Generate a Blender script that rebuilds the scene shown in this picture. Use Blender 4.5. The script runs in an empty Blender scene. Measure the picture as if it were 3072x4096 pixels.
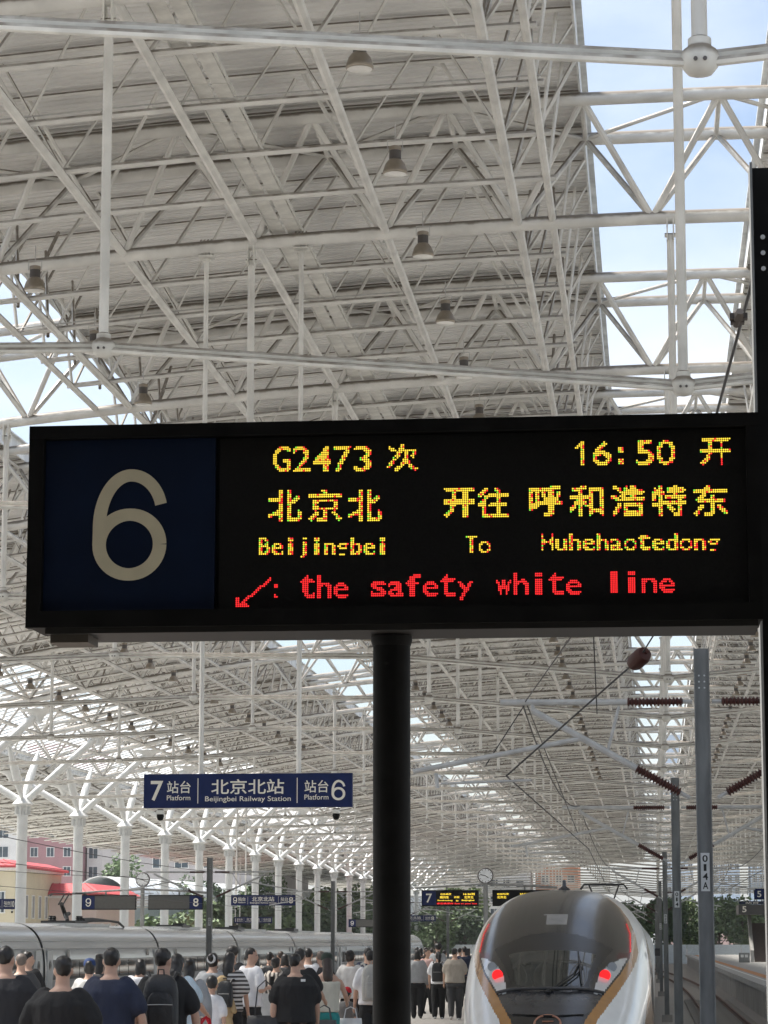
import bpy, bmesh, math, random
from mathutils import Vector, Matrix
random.seed(7)
R = math.radians
S = bpy.context.scene
C = S.collection

# ------------------------------------------------------------------ camera, sky, sun, exposure
EYE = 1.85                       # camera height above the platform (z = 0 is the platform top)
F = 10650.0                      # focal length in photo pixels (photo is 3072 x 4096)
PIT = math.atan(1722 / F)
YAW = math.atan(1084 / F * math.cos(PIT))
cd = bpy.data.cameras.new('camera'); cam = bpy.data.objects.new('camera', cd); C.objects.link(cam)
cd.sensor_fit = 'VERTICAL'; cd.sensor_height = 36.0; cd.sensor_width = 27.0
cd.lens = 36.0 * F / 4096; cd.clip_start = 0.1; cd.clip_end = 6000
cam.location = (0, 0, EYE); cam.rotation_euler = (math.pi / 2 + PIT, 0, YAW)
S.camera = cam
FW = Vector((-math.sin(YAW) * math.cos(PIT), math.cos(YAW) * math.cos(PIT), math.sin(PIT)))
RT = Vector((math.cos(YAW), math.sin(YAW), 0)); UP = RT.cross(FW)
def ray(x, y): return FW * F + RT * (x - 1536) - UP * (y - 2048)
def onY(x, y, Y): d = ray(x, y); d = d * (Y / d.y); return Vector((d.x, d.y, d.z + EYE))
def atS(x, y, s): d = ray(x, y); d = d / s; return Vector((d.x, d.y, d.z + EYE))   # s = photo pixels per metre there

W = bpy.data.worlds.new('World'); S.world = W; W.use_nodes = True
nt = W.node_tree; bg = nt.nodes['Background']
SUN_EL, SUN_AZ = R(60), R(-75)   # azimuth from +Y, negative = towards -X
sky = nt.nodes.new('ShaderNodeTexSky'); sky.sky_type = 'NISHITA'; sky.sun_disc = False
sky.sun_elevation = SUN_EL; sky.sun_rotation = SUN_AZ; sky.air_density = 1.0; sky.dust_density = 1.8; sky.ozone_density = 1.0
tc = nt.nodes.new('ShaderNodeTexCoord'); ns = nt.nodes.new('ShaderNodeTexNoise')
mp = nt.nodes.new('ShaderNodeMapping'); mp.inputs['Scale'].default_value = (1, 1, 2.6)
nt.links.new(tc.outputs['Generated'], mp.inputs['Vector']); nt.links.new(mp.outputs['Vector'], ns.inputs['Vector'])
ns.inputs['Scale'].default_value = 3.2; ns.inputs['Detail'].default_value = 7; ns.inputs['Roughness'].default_value = 0.55
cr = nt.nodes.new('ShaderNodeValToRGB'); cr.color_ramp.elements[0].position = 0.36; cr.color_ramp.elements[1].position = 0.72
mx = nt.nodes.new('ShaderNodeMixRGB'); mx.inputs['Color2'].default_value = (5.6, 5.95, 6.4, 1)
nt.links.new(ns.outputs['Fac'], cr.inputs['Fac']); nt.links.new(cr.outputs['Color'], mx.inputs['Fac'])
nt.links.new(sky.outputs['Color'], mx.inputs['Color1']); nt.links.new(mx.outputs['Color'], bg.inputs['Color'])
bg.inputs['Strength'].default_value = 0.085
sl = bpy.data.lights.new('sun', 'SUN'); sl.energy = 5.0; sl.angle = R(15); sl.color = (1, .96, .9)
so = bpy.data.objects.new('sun', sl); C.objects.link(so)
sd = Vector((math.sin(SUN_AZ) * math.cos(SUN_EL), math.cos(SUN_AZ) * math.cos(SUN_EL), math.sin(SUN_EL)))
so.rotation_euler = (-sd).to_track_quat('-Z', 'Y').to_euler(); so.location = (0, 0, 60)
S.cycles.max_bounces = 8; S.cycles.diffuse_bounces = 6; S.cycles.glossy_bounces = 3; S.cycles.transmission_bounces = 3
S.view_settings.view_transform = 'Standard'; S.view_settings.look = 'None'
S.view_settings.exposure = 1.25; S.view_settings.gamma = 1.0; S.view_settings.use_curve_mapping = False

# ------------------------------------------------------------------ materials
MATS = {}
def mat(name, col, rough=.55, metal=0., var=.12, scale=6., bump=0., emit=None, es=1., coord='Object', stretch=(1, 1, 1), spec=.5, coat=0., top_tint=None):
    if name in MATS: return MATS[name]
    m = bpy.data.materials.new(name); m.use_nodes = True; t = m.node_tree; b = t.nodes['Principled BSDF']
    b.inputs['Roughness'].default_value = rough; b.inputs['Metallic'].default_value = metal
    b.inputs['Specular IOR Level'].default_value = spec; b.inputs['Coat Weight'].default_value = coat
    co = t.nodes.new('ShaderNodeTexCoord'); ma = t.nodes.new('ShaderNodeMapping'); ma.inputs['Scale'].default_value = stretch
    n = t.nodes.new('ShaderNodeTexNoise'); n.inputs['Scale'].default_value = scale; n.inputs['Detail'].default_value = 6
    t.links.new(co.outputs[coord], ma.inputs['Vector']); t.links.new(ma.outputs['Vector'], n.inputs['Vector'])
    r = t.nodes.new('ShaderNodeValToRGB'); e = r.color_ramp.elements
    e[0].position = .3; e[1].position = .7
    e[0].color = tuple(c * (1 - var) for c in col) + (1,); e[1].color = tuple(min(1, c * (1 + var * .6)) for c in col) + (1,)
    t.links.new(n.outputs['Fac'], r.inputs['Fac']); t.links.new(r.outputs['Color'], b.inputs['Base Color'])
    if top_tint:                      # brown tint on upward faces, broken up by noise
        ge = t.nodes.new('ShaderNodeNewGeometry'); sx = t.nodes.new('ShaderNodeSeparateXYZ'); t.links.new(ge.outputs['Normal'], sx.inputs['Vector'])
        n2 = t.nodes.new('ShaderNodeTexNoise'); n2.inputs['Scale'].default_value = 4.0; n2.inputs['Detail'].default_value = 5; t.links.new(co.outputs['Object'], n2.inputs['Vector'])
        ad = t.nodes.new('ShaderNodeMath'); ad.operation = 'MULTIPLY_ADD'; ad.inputs[1].default_value = .7; t.links.new(n2.outputs['Fac'], ad.inputs[0]); t.links.new(sx.outputs['Z'], ad.inputs[2])
        mr = t.nodes.new('ShaderNodeMapRange'); mr.inputs['From Min'].default_value = .45; mr.inputs['From Max'].default_value = .85; t.links.new(ad.outputs[0], mr.inputs['Value'])
        mm = t.nodes.new('ShaderNodeMixRGB'); mm.inputs['Color2'].default_value = tuple(top_tint) + (1,); t.links.new(mr.outputs['Result'], mm.inputs['Fac']); t.links.new(r.outputs['Color'], mm.inputs['Color1']); t.links.new(mm.outputs['Color'], b.inputs['Base Color'])
    if bump:
        bn = t.nodes.new('ShaderNodeBump'); bn.inputs['Strength'].default_value = bump; bn.inputs['Distance'].default_value = .01
        t.links.new(n.outputs['Fac'], bn.inputs['Height']); t.links.new(bn.outputs['Normal'], b.inputs['Normal'])
    if emit:
        b.inputs['Emission Color'].default_value = tuple(emit) + (1,); b.inputs['Emission Strength'].default_value = es
    MATS[name] = m; return m
STEEL = mat('white_painted_steel', (.70, .69, .655), .45, var=.2, scale=1.3, stretch=(1, 1, 1), top_tint=(.20, .175, .145))
STEEL2 = mat('aged_white_steel', (.70, .69, .645), .5, var=.22, scale=2.5, top_tint=(.22, .19, .155))
STEELC = mat('clean_white_steel', (.68, .69, .68), .42, var=.08, scale=1.5)
DECK = mat('ribbed_roof_sheet', (.80, .795, .775), .55, var=.13, scale=.5, stretch=(.4, 3, 1))
FASCIA = mat('stained_fascia', (.70, .71, .70), .6, var=.25, scale=2, stretch=(1, 1, .2))
BLACK = mat('black_sign_metal', (.007, .007, .007), .6, var=.5, scale=8, spec=.12)
LEDBG = mat('led_matrix_black', (.008, .008, .008), .6, var=.4, scale=120, spec=.15)
NAVY = mat('navy_enamel', (.005, .014, .075), .45, var=.15, scale=5, spec=.2)
NAVYD = mat('dark_navy_panel', (.004, .011, .034), .45, var=.2, scale=5, spec=.2)
CREAM = mat('cream_lettering', (.62, .57, .42), .5, var=.08, scale=8)
CREAMW = mat('pale_lettering', (.74, .71, .62), .5, var=.05)
LEDY = mat('led_yellow', (.3, .22, .02), .5, emit=(1., .70, .05), es=.6)
LEDR = mat('led_red', (.3, .02, .01), .5, emit=(1., .025, .03), es=.6)
LEDG = mat('led_green', (.08, .3, .02), .5, emit=(.25, .95, .06), es=.5)
GALV = mat('galvanised_steel', (.22, .225, .22), .55, .1, var=.3, scale=3, stretch=(2, 2, .5))
GALVL = mat('light_galvanised_tube', (.47, .465, .45), .5, 0., var=.2, scale=6)
INSUL = mat('brown_insulator', (.075, .022, .016), .4, var=.2)
WIRE = mat('dark_wire', (.03, .03, .03), .5, var=.1)
LAMPM = mat('lamp_aluminium', (.30, .26, .21), .35, .6, var=.15)
LAMPD = mat('lamp_dark_body', (.09, .08, .075), .5, .3)
GLASSW = mat('lamp_glass', (.75, .74, .7), .15)
CONC = mat('platform_paving', (.36, .35, .33), .8, var=.14, scale=1.2)
CONCD = mat('stained_concrete', (.30, .285, .26), .85, var=.3, scale=1.5, stretch=(1, 1, .4))
TACT = mat('orange_tactile', (.48, .22, .08), .8, var=.2, scale=4)
BALL = mat('ballast', (.34, .315, .28), .95, var=.45, scale=14, bump=.6)
GROUND = mat('ground_dust', (.40, .39, .36), .95, var=.2, scale=.15)
RUST = mat('rusty_rail', (.14, .075, .05), .6, .3, var=.3, scale=8)
WLINE = mat('white_line_paint', (.72, .72, .70), .7, var=.1)

# ------------------------------------------------------------------ mesh helpers
class MB:
    def __init__(s): s.v = []; s.f = []
    def tube(s, a, b, r, n=8, r2=None, cap=False):
        s.path([a, b], [r, r if r2 is None else r2], n, cap); return s
    def path(s, pts, r, n=8, cap=False):
        pts = [Vector(p) for p in pts]; k = len(pts)
        if not isinstance(r, (list, tuple)): r = [r] * k
        b0 = len(s.v); prev = None
        for i, p in enumerate(pts):
            d = (pts[min(i + 1, k - 1)] - pts[max(i - 1, 0)]).normalized()
            if prev is None:
                u = d.cross(Vector((0, 0, 1)))
                if u.length < 1e-3: u = d.cross(Vector((0, 1, 0)))
            else:
                u = prev - d * prev.dot(d)
            u.normalize(); prev = u; w = d.cross(u)
            for j in range(n):
                a = 2 * math.pi * j / n
                s.v.append(tuple(p + (u * math.cos(a) + w * math.sin(a)) * r[i]))
        for i in range(k - 1):
            for j in range(n):
                A = b0 + i * n + j; B = b0 + i * n + (j + 1) % n
                s.f.append((A, B, B + n, A + n))
        if cap:
            s.f.append(tuple(b0 + j for j in reversed(range(n)))); s.f.append(tuple(b0 + (k - 1) * n + j for j in range(n)))
        return s
    def rings(s, rings, cap=True):
        b0 = len(s.v); n = len(rings[0])
        for r in rings: s.v += [tuple(p) for p in r]
        for i in range(len(rings) - 1):
            for j in range(n):
                A = b0 + i * n + j; B = b0 + i * n + (j + 1) % n
                s.f.append((A, B, B + n, A + n))
        if cap:
            s.f.append(tuple(b0 + j for j in reversed(range(n)))); e = b0 + (len(rings) - 1) * n
            s.f.append(tuple(e + j for j in range(n)))
        return s
    def lathe(s, prof, c=(0, 0, 0), n=14, axis='Z', cap=True):
        c = Vector(c); rr = []
        for r, h in prof:
            ring = []
            for j in range(n):
                a = 2 * math.pi * j / n; x, y = r * math.cos(a), r * math.sin(a)
                ring.append(c + (Vector((x, y, h)) if axis == 'Z' else Vector((x, -h, y)) if axis == 'Y' else Vector((h, x, y))))
            rr.append(ring)
        return s.rings(rr, cap)
    def box(s, c, d, rz=0, M=None):
        hx, hy, hz = d[0] / 2, d[1] / 2, d[2] / 2; b = len(s.v)
        for x, y, z in ((-1, -1, -1), (1, -1, -1), (1, 1, -1), (-1, 1, -1), (-1, -1, 1), (1, -1, 1), (1, 1, 1), (-1, 1, 1)):
            p = Vector((x * hx, y * hy, z * hz))
            if rz: p = Matrix.Rotation(rz, 3, 'Z') @ p
            if M is not None: p = M @ p
            s.v.append((p.x + c[0], p.y + c[1], p.z + c[2]))
        for f in ((0, 3, 2, 1), (4, 5, 6, 7), (0, 1, 5, 4), (1, 2, 6, 5), (2, 3, 7, 6), (3, 0, 4, 7)):
            s.f.append(tuple(b + i for i in f))
        return s
    def quad(s, a, b, c, d):
        n = len(s.v); s.v += [tuple(a), tuple(b), tuple(c), tuple(d)]; s.f.append((n, n + 1, n + 2, n + 3)); return s
    def ell(s, c, rx, ry, rz, n=12, m=8, M=None):
        rr = []
        for i in range(m + 1):
            a = -math.pi / 2 + math.pi * i / m; k = max(math.cos(a), .02)
            ring = []
            for j in range(n):
                t = 2 * math.pi * j / n
                p = Vector((rx * k * math.cos(t), ry * k * math.sin(t), rz * math.sin(a)))
                if M is not None: p = M @ p
                ring.append(Vector(c) + p)
            rr.append(ring)
        return s.rings(rr)
    def mesh(s, name, m=None, smooth=True):
        me = bpy.data.meshes.new(name); me.from_pydata(s.v, [], s.f)
        if m: me.materials.append(m)
        if smooth:
            me.polygons.foreach_set('use_smooth', [True] * len(me.polygons))
            try: me.set_sharp_from_angle(angle=R(40))
            except Exception: pass
        me.update(); return me
    def build(s, name, m, parent=None, loc=(0, 0, 0), smooth=True):
        return inst(name, s.mesh(name, m, smooth), parent, loc)
def inst(name, me, parent=None, loc=(0, 0, 0), rz=0, scale=None):
    o = bpy.data.objects.new(name, me); C.objects.link(o); o.location = loc
    if rz: o.rotation_euler = (0, 0, rz)
    if scale: o.scale = scale
    if parent: o.parent = parent
    return o
def tag(o, label=None, cat=None, group=None, kind=None):
    if label: o['label'] = label
    if cat: o['category'] = cat
    if group: o['group'] = group
    if kind: o['kind'] = kind
    return o
def empty(name, loc, label=None, cat=None, group=None, rz=0):
    o = bpy.data.objects.new(name, None); C.objects.link(o); o.location = loc; o.rotation_euler = (0, 0, rz)
    o.empty_display_size = .2
    return tag(o, label, cat, group)
def copy_tree(o, parent=None, loc=None, kids=None):
    c = o.copy(); C.objects.link(c); c.parent = parent
    if loc is not None: c.location = loc
    for ch in list(o.children): copy_tree(ch, c)
    return c

# text helpers: glyph outlines evaluated in a scratch scene, then fitted to a box in the XZ plane facing -Y
TMP = bpy.data.scenes.new('scratch'); TXT = {}
def glyph(s, off=0.0):
    k = (s, off)
    if k not in TXT:
        c = bpy.data.curves.new('g', 'FONT'); c.body = s; c.offset = off; c.resolution_u = 6
        o = bpy.data.objects.new('g', c); TMP.collection.objects.link(o)
        TMP.view_layers[0].update()
        me = bpy.data.meshes.new_from_object(o); me.calc_loop_triangles()
        TXT[k] = ([(v.co.x, v.co.y) for v in me.vertices], [tuple(t.vertices) for t in me.loop_triangles])
        bpy.data.objects.remove(o); bpy.data.curves.remove(c); bpy.data.meshes.remove(me)
    return TXT[k]
def text(s, x0, x1, z0, z1, y, m, parent, name='lettering', off=0.0, flip=False):
    v, t = glyph(s, off)
    ax, bx = min(p[0] for p in v), max(p[0] for p in v); ay, by = min(p[1] for p in v), max(p[1] for p in v)
    sx = (x1 - x0) / (bx - ax); sz = (z1 - z0) / (by - ay)
    me = bpy.data.meshes.new(name)
    me.from_pydata([(x0 + (p[0] - ax) * sx, y, z0 + (p[1] - ay) * sz) for p in v], [], [tuple(q) for q in t])
    me.materials.append(m); me.update()
    return inst(name, me, parent)
def raster(s, w, h, off=.0, thr=.33):
    v, t = glyph(s, off)
    ax, bx = min(p[0] for p in v), max(p[0] for p in v); ay, by = min(p[1] for p in v), max(p[1] for p in v)
    K = 4; W_, H_ = w * K, h * K; g = [[0] * W_ for _ in range(H_)]
    for tri in t:
        P = [((v[i][0] - ax) / (bx - ax) * W_, (v[i][1] - ay) / (by - ay) * H_) for i in tri]
        xs = [p[0] for p in P]; ys = [p[1] for p in P]
        (x1, y1), (x2, y2), (x3, y3) = P; D = (x2 - x1) * (y3 - y1) - (x3 - x1) * (y2 - y1)
        if abs(D) < 1e-9: continue
        for j in range(max(0, int(min(ys) - .5)), min(H_, int(max(ys) + 1.5))):
            for i in range(max(0, int(min(xs) - .5)), min(W_, int(max(xs) + 1.5))):
                px, py = i + .5, j + .5
                a = ((x2 - px) * (y3 - py) - (x3 - px) * (y2 - py)) / D
                b = ((x3 - px) * (y1 - py) - (x1 - px) * (y3 - py)) / D
                if a >= -1e-6 and b >= -1e-6 and a + b <= 1 + 1e-6: g[j][i] = 1
    return [(i, j) for j in range(h) for i in range(w)
            if sum(g[j * K + q][i * K + p] for q in range(K) for p in range(K)) >= thr * K * K]
def leds(cells, x0, z0, px, pz, y, parent, colour='y', seed=1, name='led_dots'):
    rnd = random.Random(seed); cs = set(cells); groups = {'y': MB(), 'r': MB(), 'g': MB()}
    for i, j in cells:
        k = colour
        if colour == 'y':
            if (i + 1, j) not in cs and rnd.random() < .34: k = 'r'
            elif (i - 1, j) not in cs and rnd.random() < .22: k = 'g'
            elif rnd.random() < .06: k = 'r'
        cx, cz = x0 + (i + .5) * px, z0 + (j + .5) * pz; r = .43
        a = [(cx + px * r * math.cos(q), y, cz + pz * r * math.sin(q)) for q in [math.pi / 4 * e for e in range(8)]]
        g = groups[k]; n = len(g.v); g.v += a; g.f.append(tuple(n + e for e in range(8)))
    for k, g in groups.items():
        if g.v:
            o = g.build(name, {'y': LEDY, 'r': LEDR, 'g': LEDG}[k], parent, smooth=False); o['kind'] = 'stuff'

# ------------------------------------------------------------------ ground, tracks, platforms
RAIL = -1.25
def sheet(name, x0, x1, y0, y1, z, m, nx=1, ny=1):
    b = MB()
    for i in range(nx):
        for j in range(ny):
            xa, xb = x0 + (x1 - x0) * i / nx, x0 + (x1 - x0) * (i + 1) / nx; ya, yb = y0 + (y1 - y0) * j / ny, y0 + (y1 - y0) * (j + 1) / ny
            b.quad((xa, ya, z), (xb, ya, z), (xb, yb, z), (xa, yb, z))
    return tag(b.build(name, m, smooth=False), kind='structure')
sheet('ground', -1800, 1800, -400, 3000, -1.75, GROUND)
sheet('trackbed', -24, 12, 10.5, 620, -1.56, BALL)
def platform(name, x0, x1, y0, y1):
    b = MB().box(((x0 + x1) / 2, (y0 + y1) / 2, -.14), (x1 - x0, y1 - y0, .28))
    o = tag(b.build(name, CONC, smooth=False), kind='structure')
    w = MB().box(((x0 + x1) / 2, (y0 + y1) / 2, -.99), (x1 - x0 - .5, y1 - y0 - .5, 1.4))
    w.build('platform_wall', CONCD, o, smooth=False)
    return o
concourse = platform('concourse_pavement', -60, 40, -60, 10)
p67 = platform('island_pavement', -15.6, -3.5, 10.3, 560)
p89 = platform('far_island_pavement', -43, -27.3, 10.3, 560)
p5 = platform('side_pavement', 4.65, 18, 10.3, 420)
def strip(x, w, m, y0, y1, name, par):
    MB().quad((x - w / 2, y0, .004), (x + w / 2, y0, .004), (x + w / 2, y1, .004), (x - w / 2, y1, .004)).build(name, m, par, smooth=False)
for p, xs in ((p67, (-4.9, -14.2)), (p5, (6.0,)), (p89, (-28.7,))):
    for x in xs:
        strip(x, .6, TACT, 10.4, 400, 'tactile_strip', p)
        strip(x + (.62 if x in (-4.9,) else -.62), .12, WLINE, 10.4, 400, 'safety_line', p)
# paving slabs that can be told apart on the strip of platform in view (raised a hair, with open joints)
slab = MB().box((0, 0, .0025), (1.17, 1.17, .005)).mesh('paving_slab', mat('paving_slab', (.27, .255, .235), .8, var=.18, scale=.8, coord='Object'), False)
for i in range(6):
    for j in range(24):
        inst('paving_slab', slab, p67, (-8.6 + i * 1.2, 62 + j * 1.2, .0))
def track(xc, y0, y1, name, label_kids=True, bend=0.):
    t = tag(bpy.data.objects.new(name, None), kind='structure'); C.objects.link(t); t.location = (xc, 0, RAIL)
    for s in (-.75, .75):
        b = MB(); pts = []
        n = 40
        for i in range(n + 1):
            y = y0 + (y1 - y0) * i / n; dx = -bend * max(0, (y - 150) / 100) ** 2
            pts.append((s + dx, y))
        for (hw, z0, z1) in ((.036, -.05, 0), (.012, -.14, -.05), (.07, -.165, -.14)):
            b.rings([[(px - hw, py, z0), (px + hw, py, z0), (px + hw, py, z1), (px - hw, py, z1)] for px, py in pts])
        b.build('rail', RUST, t, smooth=False)
    sl_ = MB().box((0, 0, -.235), (2.5, .26, .14)).mesh('sleeper', CONCD, False)
    k = 0
    for i in range(110):
        y = 90 + i * .62
        inst('sleeper', sl_, t, (-bend * max(0, (y - 150) / 100) ** 2, y, 0))
    return t
track(2.87, 10.5, 420, 'railway_track', bend=1.2)
track(-1.72, 10.5, 560, 'railway_track')
track(-17.4, 10.5, 560, 'railway_track')
track(-25.5, 10.5, 560, 'railway_track')

# ------------------------------------------------------------------ station hall over the concourse, behind the camera
hall = empty('station_hall', (0, -30, 0), 'dark concourse hall with flat roof behind the viewpoint', 'building')
HALLM = mat('hall_ceiling', (.42, .41, .39), .8, var=.1)
hb = MB().box((-8, -21, 6.6), (90, 61, .5)); hb.build('roof', HALLM, hall, (0, 30, 0), False)
MB().box((-8, -40, 3.2), (90, .6, 6.3)).build('wall', HALLM, hall, (0, 30, 0), False)
for x in (-45, -27, 14, 30):
    MB().box((x, 6, 3.2), (.8, .8, 6.3)).build('pillar', HALLM, hall, (0, 30, 0), False)

# ------------------------------------------------------------------ canopy
SP = 16.2; Y0 = 26.3; NT = 33; SEC = SP / 5
def zb(x):                                    # height of the truss bottom chord
    if x > -38: return EYE + 16.2 - .0026 * (x - 3) ** 2
    return zb(-37.999) + (x + 38) * .10
DT = 2.38                                     # truss depth
def ztp(x): return zb(x) + DT - 1.55 * min(1, max(0, (-41 - x) / 3))
NODE = [0.2 - 3.03 * k for k in range(-11, 20)]; NODE.sort()
GAPS = [(-1.4, 2.9), (-22.3, -16.6), (-43.5, -34.0), (21.4, 25.2)]     # open roof slots
def ingap(x, m=0.): return any(a - m < x < b + m for a, b in GAPS)
canopy = empty('station_canopy', (0, 0, 0), 'white tubular steel station roof of arched trusses over the tracks', 'canopy')
# deck panels: ribbed sheet between the slots
def deck_mesh(x0, x1):
    b = MB(); nx = max(3, int((x1 - x0) / 3)); ribs = 54; p = SP / ribs
    prof = []
    for i in range(ribs):
        y = i * p
        prof += [(y, 0), (y + p * .62, 0), (y + p * .72, .07), (y + p * .9, .07)]
    prof.append((SP, 0)); rows = []
    for k in range(nx + 1):
        x = x0 + (x1 - x0) * k / nx; z = ztp(x) + .34
        rows.append([(x, y, z + dz) for y, dz in prof])
    n = len(prof)
    for r in rows: b.v += r
    for k in range(nx):
        for j in range(n - 1):
            b.f.append((k * n + j, k * n + j + 1, (k + 1) * n + j + 1, (k + 1) * n + j))
    m0 = len(b.v)                                # top skin, 0.2 m above
    for k in range(nx + 1):
        x = x0 + (x1 - x0) * k / nx; z = ztp(x) + .56
        b.v += [(x, 0, z), (x, SP, z)]
    for k in range(nx): b.f.append((m0 + 2 * k, m0 + 2 * k + 2, m0 + 2 * k + 3, m0 + 2 * k + 1))
    return b.mesh('deck_panel', DECK, False)
STR = [(-59.5, -43.5), (-34.0, -22.3), (-16.6, -1.4), (2.9, 21.4), (25.2, 36)]
dms = [deck_mesh(a, b) for a, b in STR]
fas = {}
for a, b in STR:
    for e in (a, b):
        f = MB(); z = ztp(e); d = 1 if e == b else -1
        f.box((e + .03 * d, SP / 2, z + .46), (.05, SP - .02, .62)); f.box((e + .09 * d, SP / 2, z + .74), (.2, SP - .02, .05))
        fas[e] = f.mesh('fascia', FASCIA, False)
for t in range(NT):
    y = Y0 - SP / 2 + t * SP
    for me in dms: inst('deck_panel', me, canopy, (0, y, 0))
    for me in fas.values(): inst('fascia', me, canopy, (0, y, 0))
# trusses
TOPN = [(NODE[i] + NODE[i + 1]) / 2 for i in range(len(NODE) - 1)]
HW = 1.5
def P_b(x): return Vector((x, 0, zb(x)))
def P_t(x, s): return Vector((x, s * HW, ztp(x)))
chord = MB().path([P_b(x) for x in NODE], .155, 10)
bot_me = chord.mesh('bottom_chord', STEEL)
top_me = [MB().path([P_t(x, s) for x in [NODE[0]] + TOPN + [NODE[-1]]], .15, 10).mesh('top_chord', STEEL) for s in (-1, 1)]
struts = []
for i, x in enumerate(NODE):
    for k in (i - 1, i):
        if 0 <= k < len(TOPN):
            for s in (-1, 1): struts.append((P_b(x), P_t(TOPN[k], s), .075))
for k, x in enumerate(TOPN):
    struts.append((P_t(x, -1), P_t(x, 1), .06))
    if k + 1 < len(TOPN): struts.append((P_t(x, -1 if k % 2 else 1), P_t(TOPN[k + 1], 1 if k % 2 else -1), .055))
web_all = MB()
for a, b, r in struts: web_all.tube(a, b, r, 6)
web_me = web_all.mesh('web', STEEL)
strut_me = [MB().tube(a, b, r, 8).mesh('strut', STEEL) for a, b, r in struts]
for t in range(NT):
    y = Y0 + t * SP
    tr = inst('roof_truss', bot_me, canopy, (0, y, 0))
    for me in top_me: inst('top_chord', me, tr)
    if t in (2, 3):
        rest = MB()
        for (a, b, r), me in zip(struts, strut_me):
            if -19 < a.x < 5 and -19 < b.x < 5: inst('strut', me, tr)
            else: rest.tube(a, b, r, 6)
        rest.build('strut_group', STEEL, tr)['kind'] = 'stuff'
    else:
        inst('strut_group', web_me, tr)['kind'] = 'stuff'
# longitudinal tubes at the bottom nodes and slot edges
YL0, YL1 = 16, Y0 + (NT - 1) * SP + 4
for x in NODE:
    if ingap(x, -.1) and not (-36 < x < -33) and x > -30: continue
    MB().tube((x, YL0, zb(x) + .02), (x, YL1, zb(x) + .02), .10, 8).build('longitudinal_tube', STEEL, canopy)
EDGE = [-2.05, 3.55, -15.95, -22.9, 20.8]
for x in EDGE:
    MB().tube((x, YL0, zb(x) + .06), (x, YL1, zb(x) + .06), .085, 8).build('edge_tube', STEEL, canopy)
    d = -1 if x in (-2.05, -22.9, 20.8) else 1
    pm = MB()
    for i in range(1, 5):
        yy = i * SEC
        pm.tube((x, yy, zb(x)), (x - d * .35, yy, ztp(x) + .3), .045, 6)
        pm.tube((x + .78 * d, yy, zb(x)), (x + d * .3, yy + SEC * .5, ztp(x) + .3), .045, 6)
        pm.tube((x, yy, zb(x)), (x + d * .2, yy + SEC, ztp(x) + .3), .04, 6)
    me = pm.mesh('edge_lattice', STEEL)
    for t in range(NT): inst('edge_lattice', me, canopy, (0, Y0 + t * SP, 0))['kind'] = 'stuff'
# secondary cross tubes
def cross(x0, x1, r, dz, name, n=8, m=STEEL, f=zb):
    k = max(2, int((x1 - x0) / 3)); return MB().path([(x0 + (x1 - x0) * i / k, 0, f(x0 + (x1 - x0) * i / k) + dz) for i in range(k + 1)], r, n, True).mesh(name, m)
SEGS = [(-59, -43.8), (-33.8, -22.75), (-16.1, -1.85), (3.35, 20.9)]
cm = [cross(a, b, .07, .1, 'cross_tube') for a, b in SEGS]
pmh = [cross(a, b, .055, .22, 'purlin', 6, STEEL, ztp) for a, b in STR[:4]]
far_cross, far_pur = [], []
cnt = 0
for t in range(-0, NT - 1):
    for i in range(1, 5):
        y = Y0 + t * SP + i * SEC
        for q, me in enumerate(cm):
            if y < 250 or q in (1, 2): inst('cross_tube', me, canopy, (0, y, 0))
            else: far_cross.append((q, y))
    for i in range(6):
        y = Y0 + t * SP + (i + .5) * SP / 6
        for q, me in enumerate(pmh):
            if (q in (2, 3) and y < 190) or (q == 1 and y < 220): inst('purlin', me, canopy, (0, y, 0))
            else: far_pur.append((q, y))
def merge_inst(meshes, lst, name, m):
    b = MB()
    for q, y in lst:
        n = len(b.v); me = meshes[q]
        b.v += [(v.co.x, v.co.y + y, v.co.z) for v in me.vertices]
        b.f += [tuple(n + i for i in p.vertices) for p in me.polygons]
    o = b.build(name, m, canopy); o['kind'] = 'stuff'
merge_inst(cm, far_cross, 'cross_tube_group', STEEL); merge_inst(pmh, far_pur, 'purlin_group', STEEL)
# V struts from the lower grid up to the purlins in each bay
vb = MB()
for i in (1, 2, 3, 4):
    for x in NODE:
        if ingap(x, 1.2) or x < -58 or x > 20: continue
        a = Vector((x, i * SEC, zb(x) + .1)); rr_ = .05 if i in (1, 4) else .032
        for s in (-1, 1): vb.tube(a, (x + s * 1.45, i * SEC + (.5 if i % 2 else -.5), ztp(x) + .25), rr_, 5)
        if i == 1 and ingap(x, 4):
            vb.tube(a, (x, (i + 1) * SEC, ztp(x) + .25), .05, 5)
vme = vb.mesh('brace_group', STEEL)
for t in range(NT - 1): inst('brace_group', vme, canopy, (0, Y0 + t * SP, 0))['kind'] = 'stuff'
# conduits and cable tray
for x0, x1 in ((-16.0, -1.9),):
    for t in range(0, 8):
        y = Y0 + t * SP + SEC * 2 - .12
        inst('conduit', cross(x0, x1, .018, .2, 'conduit', 5, GALVL), canopy, (0, y, 0))
tx = -8.15
trm = MB().box((0, 0, 0), (.30, 2.36, .03)).mesh('tray_panel', STEEL2, False)
trl = MB().box((0, 0, .03), (.022, 2.36, .09)).mesh('tray_rail', STEEL2, False)
for i in range(60):
    for s in (-.185, .185): inst('tray_panel', trm, canopy, (tx + s, 30 + i * 2.4, zb(tx) + .22))
    for s in (-.37, .37): inst('tray_rail', trl, canopy, (tx + s, 30 + i * 2.4, zb(tx) + .22))
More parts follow.
